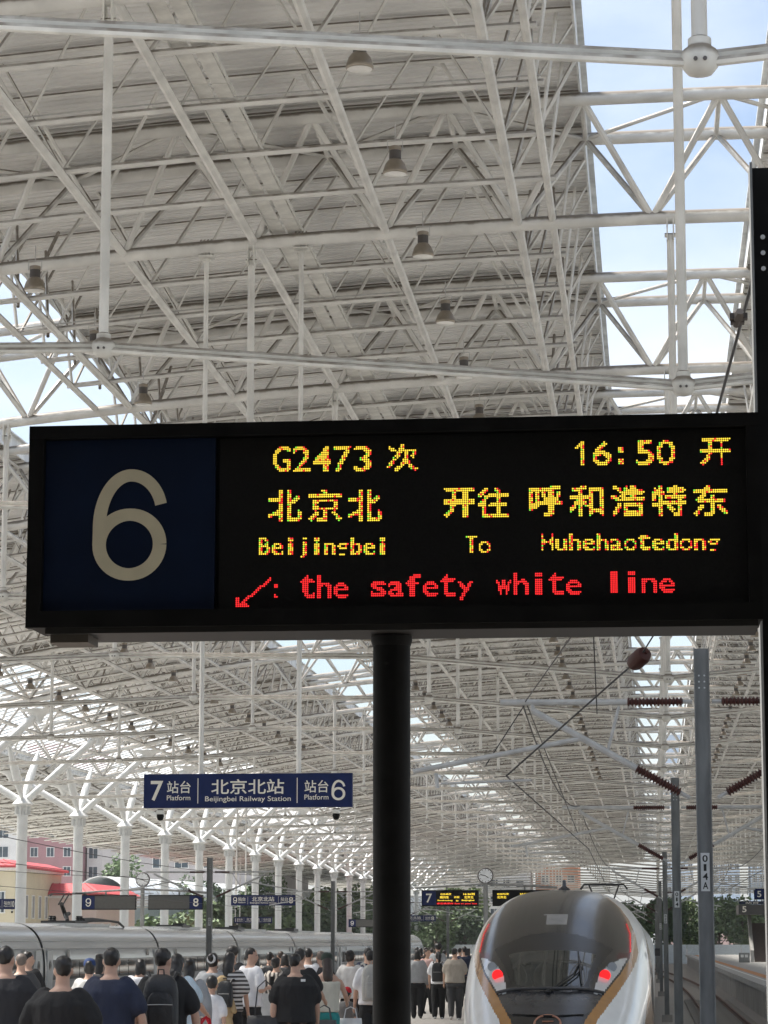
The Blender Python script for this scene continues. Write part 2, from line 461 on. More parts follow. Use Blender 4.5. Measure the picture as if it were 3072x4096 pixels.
# tie rods and their hangers
HX = [0.6, -8.95, -18.6, -28.2, 10.2, 19.8]
def rodz(x):
    pts = [(-38.6, 11.2), (-28.2, 11.4), (-18.6, 11.75), (-8.95, 11.6), (.6, 10.75), (10.2, 11.6), (19.8, 11.75), (30, 11.4)]
    for (a, za), (b, zc) in zip(pts, pts[1:]):
        if a <= x <= b: return za + (zc - za) * (x - a) / (b - a)
    return pts[-1][1]
RX = [-38.6, -28.2, -18.6, -8.95, .6, 10.2, 19.8, 30]
rod_me = [MB().path([(x, s * .05, rodz(x) + s * .055) for x in RX], .052, 8).mesh('tie_rod', STEEL2) for s in (-1, 1)]
hang_me = {}; clamp_me = {}; shoe_me = {}
for x in HX:
    hang_me[x] = MB().tube((x, 0, rodz(x) + .1), (x, 0, zb(x) - .42), .082, 10).mesh('hanger', STEEL)
    c = MB().lathe([(.06, -.17), (.13, -.15), (.18, -.09), (.2, -.03), (.2, .03), (.18, .09), (.13, .13), (.12, .15), (.12, .22), (.09, .24)], (x, 0, rodz(x)), 14)
    clamp_me[x] = c.mesh('rod_clamp', STEEL2)
    g = MB().box((x - .07, 0, zb(x) - .3), (.03, .3, .5)); g.box((x + .07, 0, zb(x) - .3), (.03, .3, .5))
    g.lathe([(.05, -.13), (.05, .13)], (x, 0, zb(x) - .42), 10, 'X')
    shoe_me[x] = g.mesh('hanger_shoe', STEEL2)
hole = MB().lathe([(.022, 0), (.022, .02)], (0, 0, 0), 8, 'Y').mesh('bolt_hole', LAMPD)
for t in range(NT):
    y = Y0 + t * SP
    for me in rod_me: inst('tie_rod', me, canopy, (0, y, 0))
    for x in HX:
        h = inst('hanger', hang_me[x], canopy, (0, y, 0)); c = inst('rod_clamp', clamp_me[x], h); inst('hanger_shoe', shoe_me[x], h)
        if t < 5:
            for s in (-.06, .06): inst('bolt_hole', hole, h, (x + s * .8, -.19, rodz(x) - .05))
# louvre bars across the slot over the columns
lv = MB()
for i in range(12):
    yy = i * SP / 12
    lv.tube((-44, yy, ztp(-44) + .5), (-33.5, yy, ztp(-33.5) + .5), .06, 5)
for i in range(6):
    xx = -43.5 + i * 1.9; lv.tube((xx, 0, ztp(xx) + .45), (xx, SP, ztp(xx) + .45), .06, 5)
lme = lv.mesh('louvre_group', STEELC)
for t in range(NT): inst('louvre_group', lme, canopy, (0, Y0 + t * SP, 0))['kind'] = 'stuff'

# ------------------------------------------------------------------ tree columns
CX = -38.6; NZ = EYE + 8.65
shaft = MB().lathe([(.36, 0), (.36, .3), (.335, .32), (.335, NZ - 1.0), (.36, NZ - .98), (.36, NZ - .9), (.30, NZ - .88), (.30, NZ - .45)], n=16).mesh('shaft', STEELC)
cap = MB().lathe([(.30, NZ - .5), (.42, NZ - .34), (.62, NZ - .28), (.66, NZ - .22), (.5, NZ - .05), (.34, NZ + .12), (.12, NZ + .3)], n=16).mesh('capital', STEELC)
fin = MB()
for a in range(8):
    q = a * math.pi / 4; fin.box((.40 * math.cos(q), .40 * math.sin(q), NZ - .62), (.2, .03, .5), q)
fin = fin.mesh('capital_fins', STEELC)
br = []
for s in (-1, 1):
    e = Vector((s * 4.6, 0, zb(CX + s * 4.6) - .1))
    br.append(MB().tube((s * .3, 0, NZ + .05), e, .22, 12).mesh('branch', STEELC))
    br.append(MB().lathe([(.16, -.75), (.24, -.45), (.5, -.18), (1.05, -.04), (1.1, 0), (.3, .05)], e + Vector((s * .1, 0, .25)), 12).mesh('branch_funnel', STEELC))
    e2 = Vector((s * .25, s * 2.9, zb(CX) + .1)); a0 = Vector((0, s * .2, NZ + .05))
    pr = [.10, .2, .26, .27, .24, .16, .07]
    br.append(MB().path([a0.lerp(e2, i / 6) for i in range(7)], pr, 12).mesh('spindle_strut', STEELC))
col0 = None
for j in range(-6, 19):
    y = 161.65 + 16.2 * j
    c = empty('steel_column', (CX, y, 0), 'tall round white steel column branching into four struts under the canopy', 'column', 'branching columns along the far platform')
    inst('shaft', shaft, c); inst('capital', cap, c); inst('capital_fins', fin, c)
    for me in br: inst(me.name.split('.')[0], me, c)

# ------------------------------------------------------------------ pendant lamps
bell = MB().lathe([(.02, -.50), (.235, -.50), (.25, -.47), (.24, -.42), (.2, -.30), (.14, -.22), (.12, -.2)], n=16).mesh('lamp_shade', LAMPM)
body = MB().lathe([(.12, -.2), (.12, -.02), (.07, 0)], n=12).mesh('ballast_body', LAMPD)
lcap = MB().lathe([(.13, -.02), (.13, .06), (.05, .09)], n=12).mesh('lamp_cap', LAMPM)
yoke = MB().path([(-.15, 0, -.02), (-.15, 0, .2), (.15, 0, .2), (.15, 0, -.02)], .012, 5).tube((0, 0, .2), (0, 0, .55), .012, 5).mesh('yoke', GALVL)
gl = MB().lathe([(.01, -.515), (.225, -.505)], n=14).mesh('lens', GLASSW)
def lamp(x, y, grp, lab):
    z = zb(x) - .45
    o = empty('pendant_lamp', (x, y, z), lab, 'lamp', grp)
    for n_, me in (('lamp_shade', bell), ('ballast_body', body), ('lamp_cap', lcap), ('yoke', yoke), ('lens', gl)): inst(n_, me, o)
for k in range(34):
    y = Y0 + SP + 2 + k * 2 * SEC
    for x, g in ((-4.9, 'near left of the open roof slot'), (-13.7, 'towards the second roof slot'), (5.3, 'right of the open roof slot'), (-24.5, 'between second slot and columns'), (-30.5, 'closest to the columns'), (-47.5, 'beyond the columns')):
        if k > 22 and x not in (-4.9, 5.3): continue
        lamp(x, y, 'bell lamps ' + g, 'grey bell-shaped pendant lamp in the row ' + g)

# ------------------------------------------------------------------ catenary masts
def fins(mb, a, b, n, r0, r1):
    a, b = Vector(a), Vector(b); d = (b - a) / n; pts, rr = [a], [r0]
    for i in range(n):
        p = a + d * i
        for f_, r in ((.1, r0), (.4, r1), (.55, r1), (.85, r0)): pts.append(p + d * f_); rr.append(r)
    pts.append(b); rr.append(r0); mb.path(pts, rr, 10, True)
def cantilever(par, s, y0, zt, zl, reach, det=True):
    # s = -1 arm to the left, +1 to the right
    ax = s * .13
    i1 = MB(); fins(i1, (ax + s * .12, y0, zt), (ax + s * .85, y0, zt), 15, .035, .062); i1.build('insulator', INSUL, par)
    MB().tube((ax, y0, zt), (ax + s * .14, y0, zt), .03, 6).tube((ax + s * .84, y0, zt), (ax + s * reach, y0, zt + .01), .042, 8, cap=True).build('top_tube', GALVL, par)
    lo = Vector((ax + s * .05, y0, zl)); hi = Vector((ax + s * (reach - .42), y0, zt - .1)); d = hi - lo
    i2 = MB(); fins(i2, lo + d * .06, lo + d * .34, 15, .038, .066); i2.build('insulator', INSUL, par)
    MB().tube(lo, lo + d * .07, .03, 6).tube(lo + d * .33, hi, .045, 8, cap=True).tube(hi, (hi.x, y0, zt), .03, 6).build('diagonal_tube', GALVL, par)
    q = lo + d * .52; MB().tube(q, (ax + s * .95, y0, zt - .05), .024, 6).build('brace_tube', GALVL, par)
    w = lo + d * .68; e = Vector((ax + s * (reach + 1.15), y0, w.z - .42))
    MB().tube(w, e, .034, 8, cap=True).build('registration_tube', GALVL, par)
    MB().tube((e.x - s * .3, y0, e.z - .02), (e.x - s * .32, y0, e.z - .22), .03, 6).tube((e.x - s * .36, y0, e.z - .16), (e.x - s * 1.55, y0, e.z - .12), .018, 6).build('steady_arm', GALVL, par)
def mast(x, y, ztop, label, num, arms=(-1, 1), w=.2, zt=None, zl=None, reach=2.5, det=1):
    m = empty('catenary_mast', (x, y, RAIL - .2), label, 'mast', None)
    H = ztop - RAIL + .2
    fl = MB()
    for s in (-1, 1): fl.box((s * (w / 2 - .006), 0, H / 2), (.012, w, H))
    fl.build('flange', GALV, m, smooth=False)
    MB().box((0, 0, H / 2), (w - .026, .012, H - .01)).build('web_plate', GALV if y > 20 else mat('shaded_dark_steel', (.012, .012, .012), .7, var=.4, scale=3, spec=.1), m, smooth=False)  # near mast: shade on the recessed web painted in as near-black
    MB().box((0, 0, .15), (w + .25, w + .25, .3)).build('base_plate', CONCD, m, smooth=False)
    b0 = RAIL - .2
    if zt is None: zt = ztop - .7; zl = ztop - 1.95
    if det:
        hm = MB()
        for i in range(2):
            for j in range(3): hm.lathe([(.012, 0), (.012, .008)], ((i - .5) * .07, -.007, H - .36 - j * .08), 8, 'Y')
        hm.build('bolt_holes', mat('bolt_bright', (.7, .72, .72), .4), m)
    if num:
        n = len(num); h = .115
        zc = EYE + (1.07 if n == 4 else 1.1) - b0
        if n >= 3:
            MB().box((0, -.012, zc - n * h / 2 + h / 2), (.115, .01, n * h + .03)).build('number_plate', mat('plate_white', (.72, .73, .72), .5), m, smooth=False)
        for i, chh in enumerate(num):
            text(chh, -.034 if chh != '1' else -.02, .034 if chh != '1' else .016, zc - i * h - .044, zc - i * h + .044, -.02, mat('number_black', (.015, .015, .015), .5), m, 'number', .02 if chh != '1' else .0)
    for s in arms: cantilever(m, s, -.02, zt - b0, zl - b0, reach)
    return m
ZM = EYE + 3.8
MX = [(.62, 12.9, 'shade-darkened steel track mast rising close behind the large departure board', '', ()), (.66, 34.9, 'grey steel track mast with white plate reading 014A', '014A', (-1, 1)),
      (.52, 62.6, 'grey steel track mast numbered 014 behind mast 014A', '014', (-1, 1)), (.46, 114.5, 'grey steel track mast numbered 020 beside the parked train', '020', (-1, 1)),
      (.36, 169, 'grey steel track mast numbered 026 beyond mast 020', '026', (-1, 1)), (.25, 225, 'thin grey track mast second beyond mast 020', '', (-1,)), (.12, 280, 'thin grey track mast third beyond mast 020', '', (-1,))]
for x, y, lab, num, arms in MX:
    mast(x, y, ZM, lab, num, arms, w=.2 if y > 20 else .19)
for i, y in enumerate((54, 128, 178, 228, 278)):
    mast(-21.3, y, EYE + 4.05, ['grey track mast before the silver train, cantilever arms over its roof', 'grey track mast numbered 007 in front of the silver train', 'grey track mast standing past mast 007 before the silver train', 'far grey track mast second past mast 007', 'far grey track mast third past mast 007'][i], ['', '007', '', '', ''][i], w=.26, reach=3.0)
# overhead wires
def wire(pts, r, lab, name='overhead_wire', sag=0., grp=None):
    P = []
    for a, b in zip(pts, pts[1:]):
        a, b = Vector(a), Vector(b)
        for i in range(8):
            f = i / 8; p = a.lerp(b, f); p.z -= sag * 4 * f * (1 - f); P.append(p)
    P.append(Vector(pts[-1])); o = MB().path(P, r, 5).build(name, WIRE)
    return tag(o, lab, 'wire', grp)
for x, nm, ys in ((-1.7, 'parked bullet train', (34.9, 62.6, 114.5, 169, 225, 280, 340)), (3.2, 'empty rails beside platform 5', (34.9, 62.6, 114.5, 169, 225, 280)), (-25.2, 'silver train', (54, 128, 178, 228, 278, 330)), (-17.5, 'empty track before the silver train', (54, 128, 178, 228, 278, 330))):
    zc = EYE + 2.15; zm = EYE + 3.15
    wire([(x, y, zm) for y in ys], .011, 'sagging black messenger wire above the ' + nm, 'messenger_wire', .45)
    wire([(x + (.2 if i % 2 else -.2), y, zc) for i, y in enumerate(ys)], .011, 'thin straight contact wire above the ' + nm, 'contact_wire', .0)
ew = [onY(3010, 1120, 12.95), onY(2640, 2500, 31.2), onY(2556, 2635, 32), Vector((-1.9, 34.9, EYE + 2.15))]
wire(ew[:2] + [ew[2]], .010, 'black anchor wire running from the dark mast to the brown oval insulator', 'anchor_wire')
wire([ew[2], ew[3]], .012, 'black anchor wire running on below the brown oval insulator', 'anchor_wire')
egg = ew[2]; dd = (ew[3] - ew[2]).normalized()
em = MB(); em.path([egg - dd * .17, egg - dd * .15, egg - dd * .09, egg + dd * .09, egg + dd * .15, egg + dd * .17], [.04, .085, .105, .105, .085, .04], 14, True)
em.path([egg - dd * .2, egg + dd * .2], .022, 8, True)
tag(em.build('oval_insulator', mat('egg_insulator', (.05, .014, .01), .45, spec=.25), None), 'brown oval insulator strung on a black anchor wire', 'insulator')
tb = MB(); c0 = onY(2960, 1245, 13.3); c1 = onY(2945, 1300, 13.4)
tb.path([c0, c0.lerp(c1, .3), c0.lerp(c1, .5), c1], [.02, .035, .03, .02], 8, True); tb.box(c0.lerp(c1, .4), (.09, .05, .03)); tb.box(c0.lerp(c1, .7), (.07, .06, .03))
tag(tb.build('wire_clamp', LAMPD, None), 'dark wire clamp on the anchor wire beside the dark mast', 'clamp')
for i, (a, b, ya, yb) in enumerate((((2360, 2440), (2100, 2809), 28, 34.9), ((2372, 2500), (2388, 2855), 33, 34.5), ((2105, 2809), (1943, 3061), 34.9, 34.9), ((2105, 2812), (2310, 3330), 34.9, 52))):
    wire([onY(a[0], a[1], ya), onY(b[0], b[1], yb)], .008, ['thin black wire slanting left under the departure board', 'thin black dropper wire hanging right of the slanting wire', 'thin black wire from the mast arm end down to the slanting tube', 'thin black dropper leaning right below the mast arm end'][i], 'dropper_wire')

# ------------------------------------------------------------------ signs
def numeral69(par, x0, x1, z0, z1, y, m, nine=False):
    # a grotesque numeral: stroke swept along hook and bowl (design box 162 x 244)
    sx, sz = (x1 - x0) / 162., (z1 - z0) / 244.; b = MB()
    def sweep(cl, yy):
        n = len(cl); L = []
        for i, (px, pz, w) in enumerate(cl):
            a, c = cl[max(i - 1, 0)], cl[min(i + 1, n - 1)]; dx, dz = c[0] - a[0], c[1] - a[1]; l = math.hypot(dx, dz)
            nx, nz = -dz / l * w / 2, dx / l * w / 2; L.append(((px + nx, pz + nz), (px - nx, pz - nz)))
        for (p, q), (r, t) in zip(L, L[1:]):
            if nine: p, q, r, t = [(162 - e[0], 244 - e[1]) for e in (p, q, r, t)]
            b.quad(*[(x0 + e[0] * sx, yy, z0 + e[1] * sz) for e in (p, q, t, r)])
    cx, cz, rx, rz = 82, 79, 67, 66
    sweep([(cx + rx * math.cos(a), cz + rz * math.sin(a), 27 + 3 * abs(math.cos(a))) for a in [2 * math.pi * i / 48 for i in range(49)]], y)
    hook = []
    for i in range(31):
        t = i / 30; a = R(14) + t * R(166)
        hook.append((84 + 69 * math.cos(a), 146 + 86 * math.sin(a) if a < math.pi / 2 else 120 + 112 * math.sin(a), 26 + 3 * t))
    hook += [(15, 108, 29), (15, 92, 29.5), (15, 79, 30)]
    sweep(hook, y - .0012)
    return b.build('number', m, par, smooth=False)
def led_board(loc, Wd, Hd, num, rows, label, right=False, blank=False, panel=NAVY, detail=False):
    o = empty('departure_board', loc, label, 'sign')
    MB().box((Wd / 2, .12, Hd / 2), (Wd, .24, Hd)).build('housing', BLACK, o, smooth=False)
    pw = Hd * .85; x0 = .04 * Hd if not right else Wd - pw - .04 * Hd
    MB().box((x0 + pw / 2, -.004, Hd / 2), (pw, .02, Hd * .86)).build('number_panel', panel, o, smooth=False)
    if num in '69': numeral69(o, x0 + pw * .28, x0 + pw * .72, Hd * .22, Hd * .78, -.017, CREAMW, num == '9')
    else: text(num, x0 + pw * .28, x0 + pw * .72, Hd * .22, Hd * .78, -.017, CREAMW, o, 'number', .01)
    lx0, lx1 = (x0 + pw + .02, Wd - .03) if not right else (.03, x0 - .02)
    MB().box(((lx0 + lx1) / 2, -.002, Hd / 2), (lx1 - lx0, .016, Hd * .86)).build('display', mat('blank_display', (.07, .07, .066), .6) if blank else LEDBG, o, smooth=False)
    for (s, fx0, fx1, fz0, fz1, col) in rows:
        text(s, lx0 + fx0 * (lx1 - lx0), lx0 + fx1 * (lx1 - lx0), fz0 * Hd, fz1 * Hd, -.014, col, o, 'led_text', .015)
    return o
# the large board in front
LL = onY(58 * 1.8517, 1358 * 1.8517, 10.8); RR = onY(1648 * 1.8517, 1337 * 1.8517, 10.8)
BW = RR.x - LL.x; U = BW / 1590.0; BH = 446 * U
board = empty('departure_board', (LL.x, 10.8, LL.z), 'large black departure board with white numeral 6 and yellow LED text', 'sign')
def bx(px): return (px - 58) * U
def bz(px, py): return (1358 - .0135 * (px - 58) - py) * U
MB().box((BW / 2, .17, BH / 2), (BW - .01, .3, BH - .01)).build('housing', BLACK, board, smooth=False)
fr = MB(); t_ = 28 * U
fr.box((BW / 2, .0, BH - t_ / 2), (BW, .06, t_)); fr.box((BW / 2, .0, t_ * .65), (BW, .06, t_ * 1.3))
fr.box((t_ * .58, .001, BH / 2), (t_ * 1.16, .058, BH - .004)); fr.box((BW - t_ * .5, .001, BH / 2), (t_, .058, BH - .004))
fr.build('frame', BLACK, board, smooth=False)
MB().box((BW / 2 + .03, .16, -.012), (BW - .1, .34, .024)).build('bottom_rail', mat('board_trim', (.010, .009, .008), .5, 0.), board, smooth=False)
MB().box((bx(281), .012, bz(281, 1128)), (378 * U, .02, 377 * U)).build('number_panel', NAVYD, board, smooth=False)
MB().box((bx(1055), .014, bz(1055, 1128)), (1150 * U, .02, 395 * U)).build('display', LEDBG, board, smooth=False)
numeral69(board, bx(200), bx(362), bz(281, 1252), bz(281, 1008), -.002, CREAM)
pitch = 4.32 * U
def ledtext(s, x0, x1, ytop, ybot, w, h, colour, off=.02, thr=.34, seed=1):
    cells = raster(s, w, h, off, thr)
    leds(cells, bx(x0), bz((x0 + x1) / 2, ybot), (x1 - x0) * U / w, (ybot - ytop) * U / h, .0005, board, colour, seed)
def chars(s, xs, w, ytop, ybot, n, h, colour, off=.02, thr=.34):
    for i, ch in enumerate(s):
        if ch == ' ': continue
        ledtext(ch, xs[i], xs[i] + w, ytop - .0 * xs[i], ybot, n, h, colour, off, thr, 11 + i + int(ytop))
chars('G2473', [597, 641, 685, 730, 774], 39, 957, 1013, 9, 14, 'y', .005, .42)
chars('次', [846], 69, 953, 1013, 16, 15, 'y', .01)
leds([(3, j) for j in range(13)] + [(4, j) for j in range(13)] + [(2, 11), (2, 10), (1, 10), (0, 9), (1, 9)], bx(1254), bz(1265, 1002), 4.1 * U, 53 * U / 13, .0005, board, 'y', 3); chars('6', [1293], 40, 949, 1002, 9, 13, 'y', .005, .42); chars(':', [1347], 12, 962, 1000, 3, 9, 'y', .03); chars('50', [1385, 1430], 39, 947, 1002, 9, 13, 'y', .005, .42)
chars('开', [1522], 66, 943, 1003, 15, 15, 'y', .01)
chars('北京北', [587, 675, 762], 74, 1053, 1123, 16, 16, 'y', .012, .26)
chars('开往', [970, 1044], 67, 1050, 1115, 15, 16, 'y', .01, .2)
chars('呼和浩特东', [1154, 1242, 1330, 1418, 1506], 73, 1046, 1113, 16, 16, 'y', .008, .24)
def latin(s, x0, adv, ytop, ybot, colour, xh=.68):
    H = ybot - ytop
    for i, ch in enumerate(s):
        if ch == ' ': continue
        tall = ch in 'BTHbhtdfkl' or ch.isupper(); dot = ch in 'ij'; desc = ch in 'gyj'
        t0 = ytop if (tall or dot) else ytop + H * (1 - xh); b0 = ybot + (H * .16 if desc else 0)
        w = adv * (.42 if ch in 'il' else .5 if ch == 'j' else .88); xo = x0 + i * adv + (adv * .88 - w) / 2
        nw = max(2, round(w / 4.32)); nh = max(5, round((b0 - t0) / 4.32))
        ledtext(ch, xo, xo + w, t0, b0, nw, nh, colour, .008, .42, 5 + i)
latin('Beijingbei', 567, 28.6, 1158, 1196, 'y')
latin('To', 1017, 28.6, 1155, 1192, 'y')
latin('Huhehaotedong', 1180, 29.6, 1150, 1187, 'y')
latin('the', 658, 36.5, 1240, 1291, 'r'); latin('safety', 812, 37.5, 1238, 1287, 'r'); latin('white', 1082, 37.5, 1235, 1283, 'r'); latin('line', 1318, 37.5, 1232, 1279, 'r')
arrow = [(i + 1, int(i * .82) + 1) for i in range(17)] + [(i + 2, int(i * .82) + 1) for i in range(16)] + [(i, 0) for i in range(7)] + [(i, 1) for i in range(6)] + [(0, 2), (1, 2), (0, 3), (1, 3), (0, 4), (1, 4)]
leds(list(set(arrow)), bx(517), bz(550, 1310), pitch, pitch, .0005, board, 'r')
leds([(0, 0), (1, 0), (0, 1), (0, 5), (1, 5), (1, 6), (0, 6)], bx(601), bz(601, 1290), pitch, pitch, .0005, board, 'r')
pc = onY(846 * 1.8517, 1500 * 1.8517, 10.98)
post = empty('board_post', (pc.x, 10.98, 0), 'thick black round post carrying the large departure board', 'post')
MB().lathe([(.078, .02), (.078, LL.z - .04)], n=24).build('shaft', BLACK, post)
MB().lathe([(.08, LL.z - .07), (.086, LL.z - .05), (.086, LL.z - .03)], n=24).build('collar', BLACK, post)
MB().lathe([(.2, .0), (.2, .02), (.09, .05)], n=24).build('base_flange', BLACK, post)
MB().box((bx(150), .12, -.04), (.16, .2, .035)).build('corner_bracket', mat('bracket_grey', (.06, .05, .04), .6), board, smooth=False)
# hanging station name signs
def name_sign(xl, xr, yb, Yd, nl, nr, Hd, label, rods=None, small=False, back=False):
    a = onY(xl, yb, Yd); b = onY(xr, yb - .0125 * (xr - xl), Yd); Wd = b.x - a.x
    o = empty('platform_sign', (a.x, Yd, a.z), label, 'sign')
    MB().box((Wd / 2, .08, Hd / 2), (Wd, .16, Hd)).build('panel', NAVY, o, smooth=False)
    k = Wd / 830.; y = -.006
    hz = lambda p: p * Hd / 135.
    T = lambda s, x0, x1, z0, z1, off=.0: numeral69(o, x0 * k, x1 * k, hz(z0), hz(z1), y, CREAMW, s == '9') if s in ('6', '9') else text(s, x0 * k, x1 * k, hz(z0), hz(z1), y, CREAMW, o, 'lettering', off)
    T(nl, 28, 78, 28, 108, .012); T('站台', 93, 188, 58, 107, .008); T('Platform', 93, 187, 30, 50, .005)
    MB().box((217 * k, y, hz(67)), (3 * k, .006, hz(100))).build('divider', CREAMW, o, smooth=False)
    MB().box((612 * k, y, hz(67)), (3 * k, .006, hz(100))).build('divider', CREAMW, o, smooth=False)
    T('北京北站', 270, 560, 53, 113, .010); T('Beijingbei Railway Station', 246, 587, 19, 45, .005)
    T('站台', 641, 736, 58, 107, .008); T('Platform', 641, 736, 30, 50, .005); T(nr, 748, 802, 27, 107, .012)
    if rods:
        for px in rods:
            rx = (px - xl) * k; zt = zb(a.x + rx) - a.z
            MB().tube((rx, .08, Hd), (rx, .08, zt - .2), .055, 10).build('hanging_rod', STEEL, o)
            c = MB()
            for q in (-.12, -.04, .04, .12): c.path([(rx + q, .08 + .2 * math.sin(e), zt + .2 * math.cos(e)) for e in [i * math.pi / 5 for i in range(11)]], .016, 5)
            c.box((rx, .08, zt - .21), (.34, .3, .04)); c.box((rx, .08, zt - .3), (.2, .2, .03))
            c.build('rod_clamp', STEEL2, o)
        for px in (65, 765):
            d = MB().lathe([(.05, 0), (.09, -.03), (.09, -.1), (.07, -.12)], (px * k, .08, -.02), 12); d.build('camera_mount', STEEL2, o)
            MB().lathe([(.075, -.12), (.085, -.16), (.06, -.24), (.02, -.26)], (px * k, .08, -.02), 12).build('camera_dome', BLACK, o)
    return o
name_sign(574, 1409, 3232, Y0 + 2 * SP, '7', '6', .75, 'navy hanging sign reading 7 and 6 with station name on two long rods', (800, 1190))
name_sign(924, 1181, 3622, 190, '9', '8', .74, 'navy hanging sign reading 9 and 8 above the silver train', (990, 1110))
name_sign(936, 1088, 3693, 318, '11', '10', .74, 'small far navy sign reading 11 and 10', (960, 1060))
name_sign(-150, 64, 3637, 190, '11', '10', .74, 'navy sign hung left of the first white column, cut by the frame', (-100, 20))
name_sign(1560, 1743, 3686, 262, '9', '8', .60, 'far navy sign reading 8 beside the black post', (1600, 1700))
def clock_pole(x, y, d, hz_, left, right, lab_clock, lab_l, lab_r, wb=3.0, blank=False, clock_only=False):
    c = onY(x, y, d); o = empty('clock_pole', (c.x, d, 0), lab_clock, 'clock')
    MB().lathe([(.2, 0), (.2, .05), (.12, .07), (.12, c.z - .35)], n=14).build('pole', GALV, o)
    MB().lathe([(.40, -.07), (.42, -.05), (.42, .05), (.40, .07)], (0, 0, c.z), 24, 'Y').build('clock_case', LAMPD, o)
    MB().lathe([(.36, .072), (.36, .078)], (0, 0, c.z), 24, 'Y').build('dial', mat('dial_white', (.78, .8, .82), .4), o)
    hd = MB()
    for q in range(12):
        A = q * math.pi / 6; hd.box((.31 * math.sin(A), -.082, c.z + .31 * math.cos(A)), (.03, .006, .05), M=Matrix.Rotation(A, 3, 'Y'))
    for A, L in ((R(125), .2), (R(282), .29)):
        hd.box((L / 2 * math.sin(A), -.086, c.z + L / 2 * math.cos(A)), (.035, .006, L), M=Matrix.Rotation(A, 3, 'Y'))
    hd.build('clock_hands', BLACK, o)
    z = hz_; MB().path([(-wb - .75, 0, z - .12), (-wb * .5, 0, z + .02), (0, 0, z + .08), (wb * .5, 0, z + .02), (wb + .75, 0, z - .12)], .06, 8, True).build('sign_arm', GALV, o)
    br_ = MB()
    for dz in (.35, .55, .75, .95): br_.tube((-.4, 0, z - dz), (.4, 0, z - dz), .035, 6)
    br_.build('bracket', GALVL, o)
    for s in (-1, 1): MB().tube((s * (wb * .55 + .4), 0, z), (s * (wb * .55 + .4), 0, z - .28), .05, 6).build('sign_stub', GALV, o)
    Hd = .84
    for s, spec, lab in ((-1, left, lab_l), (1, right, lab_r)):
        if not spec: continue
        x0 = c.x + (-wb - .36 if s < 0 else .36)
        led_board((x0, d - .12, z - .24 - Hd), wb, Hd, spec[0], spec[1], lab, right=spec[2], blank=blank)
    return o
yl = LEDY
clock_pole(1942, 3503, 141, EYE + (3770 - 3548) / 75., ('7', [('G2548次', .1, .36, .68, .82, yl), ('16:36到', .65, .92, .68, .82, yl), ('朔州东', .09, .3, .47, .64, yl), ('终到', .43, .55, .49, .62, yl), ('北京北', .67, .89, .47, .64, yl), ('Shuozhoudong', .03, .39, .3, .40, yl), ('to', .47, .53, .3, .39, yl), ('Beijingbei', .61, .91, .3, .41, yl), ('请您携带好 Exit to your bus', .01, .97, .1, .22, LEDR)], False),
           ('6', [('G2473次', .1, .38, .68, .82, yl), ('16:50开', .65, .92, .68, .82, yl), ('北京北', .1, .32, .47, .64, yl), ('呼和浩特东', .6, .95, .47, .64, yl)], True),
           'round clock on a grey pole between the two small LED boards', 'small LED board with numeral 7 and yellow text', 'small LED board beginning G2473 half hidden by the bullet train')
clock_pole(571, 3518, 152, EYE + (3770 - 3565) / 70., ('9', [], False), ('8', [], True), 'round clock on a grey pole above the silver train', 'switched-off grey board with navy numeral 9 panel', 'switched-off grey board with navy numeral 8 panel at its right', wb=3.15, blank=True)
b9 = onY(1394, 3709, 266); led_board((b9.x, 266, b9.z), 3.0, .8, '9', [], 'small far switched-off board with numeral 9 by the black post', blank=True)
b5 = onY(3017, 3598, 150); led_board((b5.x, 150, b5.z), 3.0, .6, '5', [], 'black board with white numeral 5 over the side platform')

# ------------------------------------------------------------------ bullet train nose, parked on the track beside the platform
TW = mat('train_white', (.82, .83, .82), .3, var=.06, scale=3, coat=.5)
TGOLD = mat('train_gold', (.42, .20, .05), .25, var=.12, scale=5, coat=.6)
TBLK = mat('train_mask_black', (.018, .018, .018), .2, var=.4, scale=2.5, coat=.1)
TCOWL = mat('train_cowl_grey', (.05, .05, .053), .22, var=.2)
TGLASS = mat('cab_glass', (.018, .023, .022), .04, var=.1, spec=.8)
TFRAME = mat('glass_surround', (.004, .004, .004), .3, var=.2)
TLAMP = mat('headlamp_cover', (.62, .63, .63), .12, var=.1, coat=.5)
TLENS = mat('headlamp_lens', (.30, .31, .32), .15)
TRED = mat('tail_lamp_red', (.6, .01, .01), .3, emit=(1, .015, .015), es=.8)
TREDD = mat('tail_lamp_dark_red', (.10, .008, .01), .25)
TSIDE = mat('cab_side_glass', (.02, .02, .022), .06, spec=.8)
def interp(tab, x):
    if x <= tab[0][0]: return tab[0][1]
    for (a, p), (b, q) in zip(tab, tab[1:]):
        if x <= b:
            f = (x - a) / (b - a); return p + (q - p) * f
    return tab[-1][1]
def smooth_tab(tab, x):       # catmull-rom through the table
    n = len(tab)
    if x <= tab[0][0]: return tab[0][1]
    if x >= tab[-1][0]: return tab[-1][1]
    i = max(k for k in range(n - 1) if tab[k][0] <= x)
    x0, y0 = tab[i]; x1, y1 = tab[i + 1]
    m0 = (tab[i + 1][1] - tab[max(i - 1, 0)][1]) / (tab[i + 1][0] - tab[max(i - 1, 0)][0])
    m1 = (tab[min(i + 2, n - 1)][1] - tab[i][1]) / (tab[min(i + 2, n - 1)][0] - tab[i][0])
    h = x1 - x0; t = (x - x0) / h
    return (2*t**3 - 3*t*t + 1) * y0 + (t**3 - 2*t*t + t) * h * m0 + (-2*t**3 + 3*t*t) * y1 + (t**3 - t*t) * h * m1
